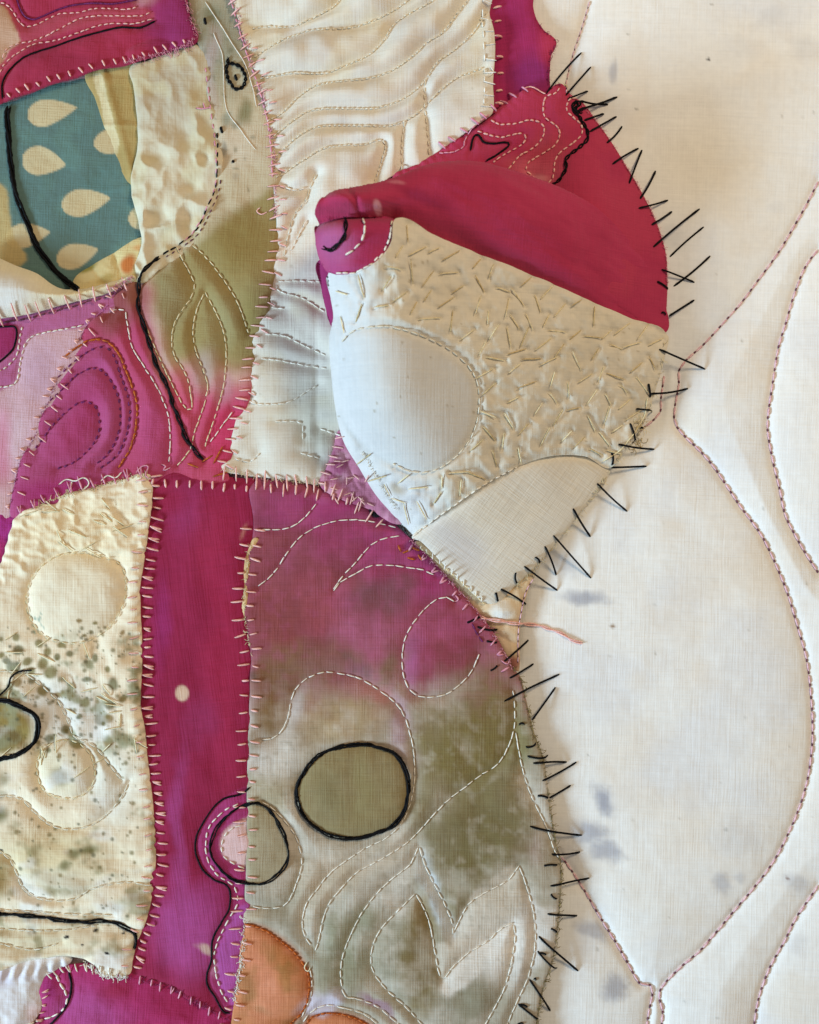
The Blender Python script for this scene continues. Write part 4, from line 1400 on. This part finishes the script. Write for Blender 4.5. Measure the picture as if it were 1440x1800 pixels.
for px, py, a, ln in _seedpts:
    c, s_ = math.cos(math.radians(a)) * ln / 2, math.sin(math.radians(a)) * ln / 2
    SEEDS.append(((px - c, py - s_), (px + c, py + s_)))
_seedsamp = np.vstack([np.linspace(a, b, 9) for a, b in SEEDS])
_seedends = np.array([e for ab in SEEDS for e in ab])


def z_cream(x, y, d):
    z = body(x, y)
    ds, _ = near(x, y, _silall)
    z += round_edge(ds, 95, 66) + 14 * np.exp(-((ds - 110) / 70) ** 2)
    dv, _ = near(x, y, _oval)
    ins = inside(x, y, _oval)
    z += np.where(ins, 5 * (1 - np.exp(-dv / 30)), 0) - 3 * np.exp(-(dv / 7) ** 2)
    dsd, _ = near(x, y, _seedsamp)
    de, _ = near(x, y, _seedends)
    q = np.where(ins, 0, 1) * sstep(0, 14, dv)
    z += q * (5.0 * (1 - np.exp(-dsd / 13)) + 6.0 * fbm(x + 6 * fbm(x, y, 20, 236), y, 27, 232, 3)) - 3.0 * np.exp(-(de / 4) ** 2) * q
    z += np.where(ins, 1.0 * fbm(x, y, 60, 233, 2), 0)
    dl, _ = near(x, y, _lin)
    z -= 6 * np.exp(-(dl / 7) ** 2)
    seam, _ = near(x, y, _seamc)
    z += 5 * sstep(0, 12, seam)
    return z


_silall = smooth(lay(SIL), False)
_seamc = smooth(lay(SEAMC), False)


def c_cream(x, y):
    D = Dye(x, y, '#d8d0be', 234)
    D.noise(70, '#d0c5ae', .45, .7, .5, 2)
    D.poly(list(map(tuple, _oval[::6])), '#cccac5', .8, 26)
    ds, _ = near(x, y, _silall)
    D.mix(.8 * sstep(110, 20, ds), '#cccac6')  # shading painted in, greyer toward the left silhouette
    D.blob(*lay([(620, 540)])[0], 60, 60, '#d6d0c8', .7, 0, .8)
    D.blob(*lay([(720, 870)])[0], 60, 50, '#d2ccc6', .7, 0, .8)
    D.blob(*lay([(700, 860)])[0], 16, 12, '#a58c64', .6, 30, .8)
    for i in range(80):
        px, py = 570 + 590 * nrs.rand(), 400 + 540 * nrs.rand()
        D.blob(px, py, 1.5 + 1.5 * nrs.rand(), 1.5 + 1.5 * nrs.rand(), '#8f7b52', .5, 0, .5, True)
    return D.c


def floor_z(x, y):
    return np.minimum(body(x, y) - 6, 12 + 0 * x)


P_cream = patch('stitched_cream_side', None, z_cream, c_cream, M['quilting'], breast, 'cream seed stitched side of the breast with a smooth white oval', 2.4,
                floor_z, tuck=5, closed_outline=_creamout)


def z_lin(x, y, d):
    z = body(x, y) + 2.0 * fbm(x, y, 90, 241, 2)
    dl, _ = near(x, y, _lin)
    z += 5 * (1 - np.exp(-dl / 18)) - 4 * np.exp(-(dl / 6) ** 2) - 4 * np.exp(-d / 6) + 2
    return z


def c_lin(x, y):
    D = Dye(x, y, '#dad3c4', 242)
    D.noise(80, '#d8cdb8', .45, .7, .6, 2)
    D.blob(800, 960, 80, 40, '#c6c2c2', .6, 40, .8)
    return D.c


P_lin = patch('linen_underside', None, z_lin, c_lin, M['linen_slant'], breast, 'pale grey linen lower side of the breast', 2.4, floor_z,
              closed_outline=smooth(lay(LIN + TIP[1:-1]), True))

# crimson top with its fold
_crest = smooth(lay(CREST), False)
_crease = smooth(lay(CREASE), False)


def z_cap(x, y, d):
    z = body(x, y) + 2 * sstep(1100, 1000, x)
    dc, _ = near(x, y, _crest)
    fade = sstep(1050, 930, x)
    z += round_edge(dc, 46, 30) * fade
    ds, _ = near(x, y, _seamc)
    z += 26 * (1 - np.exp(-ds / 40)) * sstep(1150, 900, x) - 14 * np.exp(-(ds / 18) ** 1.4) * sstep(1150, 850, x)
    dk, _ = near(x, y, _crease)
    z += 15 * np.exp(-((dk - 24) / 16) ** 2) * sstep(720, 650, x) - 28 * np.exp(-(dk / 10) ** 1.4)
    f2, _ = near(x, y, _fold2)
    z -= 9 * np.exp(-(f2 / 5) ** 2)
    ridge = (x - 620) * .36 + 372 - y
    z += 6.5 * fbm(x * .5 + y * .3, y * 1.9 - x * .9, 80, 251, 3) + 1.2 * fbm(x, y, 30, 252, 2)
    return z


_fold2 = smooth(lay([(612, 338), (619, 350), (627, 362), (634, 377)]), False)


def c_cap(x, y):
    D = Dye(x, y, '#ae3356', 253)
    D.noise(90, '#a62c4e', .45, .7, .7, 2)
    D.blob(790, 300, 70, 20, '#ba4864', .6, 0, .8)  # lit crest painted lighter
    D.blob(740, 400, 60, 14, '#8a2448', .6, 22, .8)  # shade along the cream seam painted darker
    D.blob(*lay([(664, 367)])[0], 7, 10, '#d99aa8', .95, -10, .4, True)
    D.blob(*lay([(692, 322)])[0], 16, 4, '#cf8090', .6, -12, .6)
    return D.c


P_cap = patch('crimson_top', None, z_cap, c_cap, M['cotton'], breast, 'crimson folded top of the breast ending in a tucked tip', 2.4, floor_z, tuck=8,
              closed_outline=smooth(lay([(556, 382), (561, 364)] + CREST + SEAMC[1:] + CREASE[:-1]), True))
# nipple
_nc = lay([(615, 425)])[0]
_nleft = smooth(lay([(555, 385), (552, 412), (556, 440), (568, 464)]), False)


def z_nip(x, y, d):
    dl, _ = near(x, y, _nleft)
    z = body(x, y) + 2.5 + round_edge(dl, 48, 40) - 2.5 * np.exp(-d / 4)
    dk, _ = near(x, y, _crease)
    z += 13 * np.exp(-((dk - 26) / 20) ** 2) - 20 * np.exp(-(dk / 8) ** 1.4)
    return z + 1.2 * fbm(x, y, 30, 262, 2)


def c_nip(x, y):
    D = Dye(x, y, '#a8325c', 263)
    D.blob(_nc[0] - 25, _nc[1] + 6, 36, 46, '#b05a84', .85, 0, .7)
    D.blob(_nc[0] + 5, _nc[1] + 48, 60, 16, '#ac4a7c', .8, 0, .8)
    return D.c


P_nip = patch('nipple', None, z_nip, c_nip, M['cotton'], breast, 'rounded magenta nipple with a curved black line', 2.2, floor_z, tuck=6, closed_outline=smooth(lay(NIP), True))
_ul = smooth(lay([(556, 450), (561, 495), (568, 532), (575, 560), (576, 620)]), False)


def z_under(x, y, d):
    du, _ = near(x, y, _ul)
    return body(x, y) + round_edge(du, 14, 10) - 60


P_under = patch('magenta_underside', None, z_under, lambda x, y: Dye(x, y, '#942c5e', 265).c, M['cotton'], breast, step=2,
                skirt=floor_z, closed_outline=smooth(lay([(554, 445), (584, 470), (592, 512), (594, 546), (577, 556), (568, 532), (560, 495)]), True))

# ================================================================== STITCHES, YARN AND FRAYED EDGES
# ---- backing cloth: pink backstitch, with dark stitches standing in for the shaded needle holes
for li, l in enumerate(B_LINES):
    P = smooth(l, False, 3)
    s = arclen(P)
    t = 3.0
    pit = 13 if li in (0, 6) else 21
    while t < s[-1] - 6:
        a, b = along(P, s, t), along(P, s, min(t + pit * .74, s[-1]))
        if in_frame(a):
            stitch(a, b, 'mauve', backing, rnd.uniform(1.7, 2.1) if pit > 15 else 1.2, .8)
            c = along(P, s, min(t + pit * .72, s[-1])); e = along(P, s, min(t + pit * 1.0, s[-1]))
            stitch(c, e, 'dark_mauve', backing, 1.8 if pit > 15 else 1.0, .1, .5, 'hole_shade')
        t += pit * rnd.uniform(.93, 1.07)

# ---- upper panel
for l in A_W:
    running(l, 'white' if rnd.random() < .5 else 'pink', P_crim, 11, .68, 1.2)
tube('black_line', A_K, 1.6, 'black', P_crim, .3, 1, .8)
tube('dark_line', A_G, 1.5, 'purple', P_crim, .1, 1, .6)
whip([(14, 180), (50, 166), (90, 152), (140, 137), (180, 124), (230, 114), (270, 102), (312, 88), (340, 80)], 'pink', P_crim, 19, -2, 12, 1.6, .2)
tube('black_yarn', [(14, 184), (10, 200), (14, 250), (20, 310), (30, 350), (45, 390), (60, 425), (80, 455), (100, 480), (125, 500), (142, 512)], 3.4, 'black', P_teal, .6, 3, 1.0, twist=260, vary=.35)
for l in F_W:
    running(l, 'white', P_mauve, 11, .68, 1.3)
tube('black_line', F_K, 1.7, 'black', P_mauve, .3, 1, .8)
for i, l in enumerate(E_W):
    running(l, 'cream' if i < 4 else 'white', P_olive, 14, .8, 1.12, lift=.5, arch=.6)
running(E_O, 'orange', P_olive, 12, .95, 2.0)
for l in E_P:
    running(l, 'purple', P_olive, 13, .55, 1.5, lift=.1)
tube('black_yarn', E_K, 2.5, 'black', P_olive, .5, 2, 1.3, twist=70, vary=.8)
running(E_DASH, 'black', P_olive, 17, .62, 1.5)
running([(x + 7, y + 3) for x, y in E_DASH[:6]], 'dark_mauve', P_olive, 13, .5, 1.2)
tube('black_ring', [(403, 103), (401, 114), (399, 122), (402, 140), (412, 155), (422, 158), (431, 148), (432, 135), (425, 122), (412, 114), (401, 115)], 2.3, 'black', P_olive, .6, 2, .5, twist=18)
for p, q in [((414, 132), (417, 143)), ((361, 33), (363, 46)), ((389, 224), (392, 236)), ((408, 284), (413, 286))]:
    stitch(p, q, 'black', P_olive, 2.6, .6)
tube('white_line', [(362, 5), (390, 48), (410, 80), (430, 112), (446, 160), (452, 190)], .9, 'white', P_olive, .3, 1, .6)
tube('white_line', [(376, 60), (392, 100), (398, 190), (425, 232), (450, 265)], .8, 'white', P_olive, .2, 1, .6)
whip([(215, 506)] + E_LEFT_LOW[2:], 'pink', P_olive, 19, 11, -2, 1.6, .25, vee=.55)
whip([(215, 506)] + E_LEFT_LOW[2:], 'pink', P_mauve, 26, -7, 20, 1.2, -.3)
for i, l in enumerate(H_W):
    running(l, 'ivory' if i < 10 else 'white', P_wave, 9 if i < 7 else 13, .8, 1.3, lift=.5)
whip(H_LEFT, 'pink', P_wave, 19, 11, 9, 1.6, .3, s0=0, s1=1)
whip([(x + 12, y) for x, y in H_LEFT[3:]], 'pink', P_wave, 27, 4, 10, 1.5, -.15)
running(H_LEFT[:10], 'rose', P_olive, 11, .8, 1.6, off=-3)
whip([(388, 828), (420, 836), (470, 842), (520, 847), (568, 853), (610, 872), (650, 890)], 'pink', P_wave, 17, 14, 12, 1.6, .35, jit=.4)
whip([(864, 0), (868, 60), (872, 100), (870, 150), (868, 196)], 'pink', P_magtop, 29, -2, 16, 2.0, .12)
whip([(864, 0), (868, 60), (872, 100), (870, 150), (866, 196)], 'white', P_wave, 24, 18, 0, 1.3, -.1)
running([(850, -5), (848, 40), (852, 120), (850, 190)], 'white', P_wave, 20, .5, 1.4)
whip(G_LOW, 'pink', P_roll, 25, 12, 13, 1.6, -.25)
running([(x, y + 6) for x, y in G_LOW[1:-1]], 'dark_mauve', P_mauve, 14, .8, 1.5)
whip([(600, 765), (580, 815), (566, 850)], 'pink', P_tri, 16, 9, 10, 1.4, .3)
for _ in range(16):
    x, y = rnd.uniform(585, 650), rnd.uniform(800, 885)
    if x > 560 + (895 - y) * .38 and x < 600 + (y - 780) * .62:
        a = rnd.uniform(0, 6.3)
        stitch((x, y), (x + 14 * math.cos(a), y + 14 * math.sin(a)), 'pink', P_tri, 1.2)

# ---- lower panel
whip([(26, 900), (70, 886), (120, 866), (180, 851), (222, 841), (262, 834)], 'rose', P_spot, 24, 4, 16, 1.3, .4, jit=.5, vee=.3)
whip([(262, 838), (300, 840), (360, 842), (420, 848), (442, 852)], 'pink', P_strip, 22, 17, -3, 1.9, .1)
whip(ARC[:6], 'pink', P_dyed, 25, 26, -8, 1.7, .1)
whip(SEAM12, 'pink', P_strip, 17.5, -3, 20, 1.8, -.12, vee=.35)
whip(SEAM12, 'pink', P_spot, 26, 20, -4, 1.4, .1)
whip(SEAM23[1:], 'pink', P_strip, 27, 20, -2, 1.8, .05)
whip(SEAM23[1:], 'pink', P_dyed, 27, -3, 19, 1.8, -.1)
whip(ARC[6:], 'rose', P_dyed, 27, 18, -4, 2.0, .3, vee=.4)
whip([(240, 1716), (300, 1737), (350, 1762), (400, 1790)], 'rose', P_botmag, 19, 10, 4, 1.5, .3, vee=.4)
whip([(78, 1714), (110, 1702), (160, 1697), (205, 1704)], 'white', P_botmag, 15, 11, 3, 1.3, .35, vee=.4)
whip([(72, 1735), (70, 1770), (54, 1802)], 'pink', P_botmag, 12, -3, 12, 1.4, .35, vee=.4)
for i, l in enumerate(L3_W):
    running(l, 'white', P_dyed, 17, .84, 1.12, lift=.5, arch=.6)
for l in L3_O:
    running(l, 'orange', P_dyed, 10, .95, 1.8)
tube('black_oval', BIG_OVAL, 2.5, 'black', P_dyed, .5, 3, 2.0, closed=True, twist=210, vary=.6)
tube('black_ring', RING, 2.2, 'black', P_dyed, .5, 2, 2.2, closed=True, twist=190, vary=.6)
running([(849, 1128), (838, 1112), (830, 1095)], 'purple', P_dyed, 14, .9, 1.3)
for l in L2_W:
    running(l, 'white', P_strip, 15, .68, 1.4)
tube('black_line', L2_K, 1.7, 'black', P_strip, .3, 1, .8)
for l in L1_W:
    running(l, 'ivory', P_spot, 17, .74, 1.2)
running(L1_CIRC, 'cream', P_spot, 15, .7, 1.2, closed=True)
running(L1_OVAL, 'cream', P_spot, 16, .55, 1.0, closed=True)
tube('black_yarn', L1_K, 2.6, 'black', P_spot, .5, 2, .9, twist=120, vary=.5)
tube('black_yarn', L1_KO, 3.0, 'black', P_spot, .6, 3, 1.8, twist=160, vary=.4)
tube('black_thread', [(-6, 1228), (8, 1216), (18, 1205), (22, 1190), (35, 1180), (48, 1178), (60, 1177)], 1.7, 'black', P_spot, 3, 1, .4)
_k = 0
while _k < 46:
    x, y = rnd.uniform(8, 240), rnd.uniform(1120, 1345) if _k < 30 else rnd.uniform(870, 965)
    if y < 970 and math.hypot((x - 135) / 90, (y - 1050) / 84) < 1:
        continue
    a = rnd.choice([-.3, .2, 1.4, .6, 2.4]) + rnd.uniform(-.3, .3)
    ln = rnd.uniform(22, 36)
    stitch((x, y), (x + ln * math.cos(a), y + ln * math.sin(a)), 'cream', P_spot, 1.1)
    _k += 1
running(L4_W, 'white', P_botmag, 15, .8, 1.9)
tube('black_line', L4_K, 2.0, 'black', P_botmag, .4, 1, .6)
whip([(735, 958), (772, 985), (812, 1020), (850, 1054)], 'white', P_scrap, 14, 5, 3, 1.3, .4)
running([(738, 962), (775, 992), (812, 1024), (852, 1062)], 'cream', P_scrap, 11, .7, 1.3)
tube('loose_thread', [(845, 1084), (880, 1092), (915, 1097), (945, 1101), (968, 1107), (990, 1115), (1010, 1128), (1026, 1132)], 2.0, 'pink', P_scrap, 1.0, 2, 1.0, twist=60)
for p, q in [((700, 958), (705, 970)), ((708, 972), (722, 966)), ((724, 962), (738, 968)), ((735, 975), (742, 985)), ((716, 980), (730, 984))]:
    stitch(p, q, 'orange', P_dyed, 1.8)
for p, q in [((375, 838), (400, 830)), ((330, 815), (350, 822)), ((355, 812), (375, 800)), ((376, 815), (392, 785))]:
    stitch(p, q, 'orange', P_olive, 1.6)

# ---- breast
for a, b in SEEDS:
    stitch(a, b, 'tan' if rnd.random() < .4 else 'cream', P_cream, rnd.uniform(1.0, 1.35), .2, .4)
running(lay(OVAL[:13]), 'ivory', P_cream, 15, .78, 1.3, lift=.6)
running(lay(LIN[:5]), 'white', P_lin, 12, .78, 1.3, lift=.7)
tube('black_line', lay([(607, 381), (609, 400), (606, 420), (595, 432), (580, 440), (566, 434)]), 2.4, 'black', P_nip, .3, 2, .4, twist=40)
running(lay([(637, 384), (643, 405), (637, 425), (622, 440), (604, 451)]), 'white', P_nip, 15, .85, 1.8)
running(lay([(689, 388), (687, 412), (679, 437), (664, 458), (648, 472), (620, 481), (590, 480)]), 'white', P_nip, 11, .8, 1.5)
for l in J_W[:4]:
    running(l, 'pink', P_base, 10.5, .74, 1.6)
running(J_W[4], 'rose', P_base, 10, .95, 1.3)
tube('black_line', J_K[0], 1.8, 'black', P_base, .3, 1, .6)
tube('black_line', J_K[1], 2.2, 'black', P_base, .3, 2, .8, twist=30)
tube('black_knot', [(1010, 178), (1018, 185), (1010, 196), (1024, 200)], 2.4, 'black', P_base, .4, 2, 1.2)
whip([(772, 268), (802, 248), (850, 215), (872, 198), (900, 176), (932, 160)], 'rose', P_base, 22, 3, 14, 1.8, .4)
fine = [(960, 167, 1025, 85), (994, 170, 1041, 112), (997, 177, 1036, 155), (1020, 177, 1071, 180), (1017, 195, 1087, 167), (1026, 215, 1064, 196), (1035, 236, 1086, 201), (1066, 253, 1096, 218), (1075, 292, 1125, 257),
        (1105, 324, 1131, 260), (1125, 350, 1155, 297), (1121, 369, 1177, 349), (1145, 396, 1184, 369), (1147, 436, 1233, 364), (1180, 449, 1240, 396), (1187, 501, 1252, 447), (1163, 474, 1224, 494), (1154, 496, 1176, 507),
        (1177, 555, 1224, 525), (1162, 550, 1171, 553), (1156, 616, 1244, 647), (1141, 693, 1214, 681), (1137, 676, 1142, 699), (1116, 720, 1151, 722), (1105, 745, 1116, 777), (1124, 754, 1131, 754), (1085, 782, 1154, 789),
        (1074, 822, 1140, 819), (1049, 850, 1105, 899), (1074, 796, 1075, 818), (1006, 894, 1040, 944), (972, 941, 1041, 1017), (957, 960, 980, 1012), (921, 995, 982, 1039), (940, 979, 949, 990), (906, 1006, 909, 1026),
        (880, 1035, 927, 1064), (871, 1041, 875, 1057)]
low = [(821, 1094, 844, 1083), (839, 1101, 875, 1107), (855, 1126, 874, 1129), (886, 1162, 931, 1127), (862, 1178, 874, 1169), (896, 1191, 940, 1169), (886, 1232, 985, 1187), (935, 1265, 978, 1210), (912, 1273, 922, 1272),
       (924, 1312, 942, 1306), (927, 1328, 965, 1330), (937, 1340, 998, 1342), (953, 1371, 1015, 1342), (966, 1402, 1005, 1383), (945, 1398, 964, 1402), (931, 1451, 1025, 1472), (970, 1501, 1022, 1502), (956, 1520, 980, 1520),
       (967, 1556, 1039, 1549), (968, 1570, 979, 1579), (962, 1605, 1017, 1615), (968, 1630, 979, 1637), (947, 1645, 1018, 1711), (945, 1671, 981, 1706), (946, 1674, 960, 1676), (931, 1721, 969, 1782), (938, 1719, 942, 1721),
       (911, 1764, 946, 1790), (912, 1765, 927, 1768), (908, 1800, 920, 1796)]


def whisker(x1, y1, x2, y2, parent):
    """a straight black stitch spanning from the cloth edge to the backing"""
    n = 12
    t = np.linspace(0, 1, n)
    xs, ys = x1 + (x2 - x1) * t, y1 + (y2 - y1) * t
    bow = rnd.uniform(-2.6, 2.6)
    L = math.hypot(x2 - x1, y2 - y1)
    xs = xs - (y2 - y1) / L * bow * np.sin(math.pi * t); ys = ys + (x2 - x1) / L * bow * np.sin(math.pi * t)
    z = zat(xs, ys)
    # thread pulled taut: upper hull of the surface below it
    hull = z.copy()
    for i in range(n):
        for a in range(i + 1):
            for b in range(i, n):
                if b > a:
                    hull[i] = max(hull[i], z[a] + (z[b] - z[a]) * (i - a) / (b - a))
    r = 1.75 * rnd.uniform(.9, 1.1)
    hull = hull + r * .5 + .5 * np.array([rnd.random() for _ in range(n)])
    hull[0] -= r; hull[-1] -= r
    v, f = [], []
    nx, ny = -(ys[-1] - ys[0]) / L, (xs[-1] - xs[0]) / L
    for i in range(n):
        rr = r * (1.15 if i in (1, n - 2) else .75 if i in (0, n - 1) else 1)
        for k in range(6):
            a = math.pi * k / 3
            v.append(W(xs[i] + nx * rr * math.cos(a), ys[i] + ny * rr * math.cos(a), hull[i] + rr * math.sin(a)))
    for i in range(n - 1):
        for k in range(6):
            f.append((i * 6 + k, i * 6 + (k + 1) % 6, i * 6 + 6 + (k + 1) % 6, i * 6 + 6 + k))
    f.append(tuple(range(6))); f.append(tuple((n - 1) * 6 + k for k in range(6))[::-1])
    return mesh_obj('black_stitch', v, f, M['black'], parent)


for w in fine:
    whisker(*w, breast)
for w in low:
    whisker(*w, lower)

# ---- stray loops of thread along the seams
for pts, m, par in [([(104, 852), (118, 843), (134, 846), (150, 840), (158, 850), (148, 862)], 'white', P_olive), ([(128, 846), (124, 862)], 'white', P_olive), ([(178, 846), (190, 836), (204, 840), (214, 830)], 'white', P_olive),
                    ([(240, 832), (252, 820), (262, 820), (258, 834), (264, 842)], 'rose', P_olive), ([(284, 816), (292, 820), (288, 826), (300, 822)], 'rose', P_olive), ([(345, 192), (358, 193), (372, 190)], 'rose', P_olive), ([(358, 182), (362, 194)], 'rose', P_olive),
                    ([(458, 366), (452, 372), (460, 378), (470, 374)], 'pink', P_wave), ([(862, 120), (866, 132), (858, 140)], 'white', P_wave), ([(922, 158), (932, 156), (958, 168)], 'pink', P_base), ([(990, 146), (1000, 144), (998, 150)], 'cream', P_base),
                    ([(540, 1690), (536, 1700), (542, 1706), (546, 1698)], 'cream', P_dyed), ([(800, 1046), (806, 1054), (800, 1058)], 'rose', P_dyed), ([(880, 1160), (892, 1166), (896, 1158)], 'rose', P_dyed), ([(1058, 812), (1090, 790), (1130, 735), (1136, 700)], 'cream', P_lin)]:
    tube('loose_thread', pts, 1.2, m, par, 1.0, 1, .8)
running([(362, 120), (368, 170), (376, 230), (382, 290), (374, 345), (350, 395), (318, 430)], 'rose', P_ruche, 16, .6, 1.2)

# ---- frayed raw edges
fray([(1168, 600), (1156, 670), (1132, 740), (1100, 787), (1075, 824), (1020, 904), (950, 989), (905, 1032)], 120, 13, 'cream', breast, -1, .5)
fray([(1120, 735), (1130, 770), (1118, 790)], 30, 22, 'cream', breast, -1, .6, 1.2, curl=1.0)
fray([(1000, 165), (1050, 213), (1100, 288), (1131, 340), (1156, 392), (1172, 445), (1175, 500)], 150, 7, M['rose'], breast, -1, .5)
M['olive'] = thread_mat('olive_fibre', '#9d8a50', '#6f6138')
M['magenta'] = thread_mat('magenta_fibre', '#a82e62', '#7c1d4a')
fray(L3_RIGHT, 240, 12, 'olive', lower, -1, .5)
fray([(150, 1694), (180, 1712), (226, 1716)], 60, 14, 'white', lower, 1, .6, 1.1, curl=.8)
fray([(60, 892), (120, 868), (180, 852), (222, 842), (262, 834)], 90, 12, 'cream', lower, -1, .6, 1.0, curl=.8)
fray([(x, y) for x, y in SEAM23[2:7]], 60, 10, 'cream', lower, 1, .5, 1.0)
fray([(205, 1712), (300, 1738), (400, 1790)], 70, 10, 'magenta', lower, -1, .5, 1.0)
fray([(430, 1610), (424, 1680), (412, 1760)], 70, 12, 'white', lower, 1, .6, 1.0, curl=.9)
fray([(944, 32), (958, 52), (979, 71), (970, 95), (967, 150), (985, 150)], 60, 9, 'magenta', upper, -1, .5, .9)
fray([(328, 0), (340, 45), (350, 66), (330, 84), (270, 102), (225, 114)], 120, 13, 'rose', upper, -1, .5, 1.0, curl=.8)
fray([(235, 490), (215, 502), (190, 515)], 30, 10, 'rose', upper, -1, .6, 1.0)
fray(H_LEFT[:12], 110, 10, 'rose', upper, 1, .6, 1.0, curl=.8)
fray([(390, 826), (470, 842), (568, 853)], 60, 8, 'cream', upper, 1, .5, .9)
fray([(640, 800), (668, 850), (700, 900)], 60, 8, 'white', breast, 1, .5, 1.0)
fray(ARC[6:], 90, 10, 'rose', lower, -1, .6, 1.0, curl=.8)
fray(E_LEFT_LOW[2:], 70, 7, 'magenta', upper, 1, .5, .9)

# ---- past three hundred stitches of a kind on one patch, the shortest are joined into one piece
kinds = {}
for o in list(scene.objects):
    if o.parent is not None and o.name.split('.')[0] in ('stitch', 'seam_stitch'):
        kinds.setdefault((o.parent.name, o.name.split('.')[0]), []).append(o)
for (pn, kn), objs in kinds.items():
    if len(objs) <= 295:
        continue
    objs.sort(key=lambda o: -o.scale.x)
    by_mat = {}
    for o in objs[290:]:
        by_mat.setdefault(o.data.materials[0].name, []).append(o)
    for mn, group in by_mat.items():
        v, f = [], []
        for o in group:
            b = len(v)
            v += [tuple(o.matrix_basis @ q.co) for q in o.data.vertices]
            f += [tuple(b + i for i in p.vertices) for p in o.data.polygons]
        j = mesh_obj('fine_stitching', v, f, bpy.data.materials[mn], group[0].parent)
        j['kind'] = 'stuff'
        for o in group:
            bpy.data.objects.remove(o)
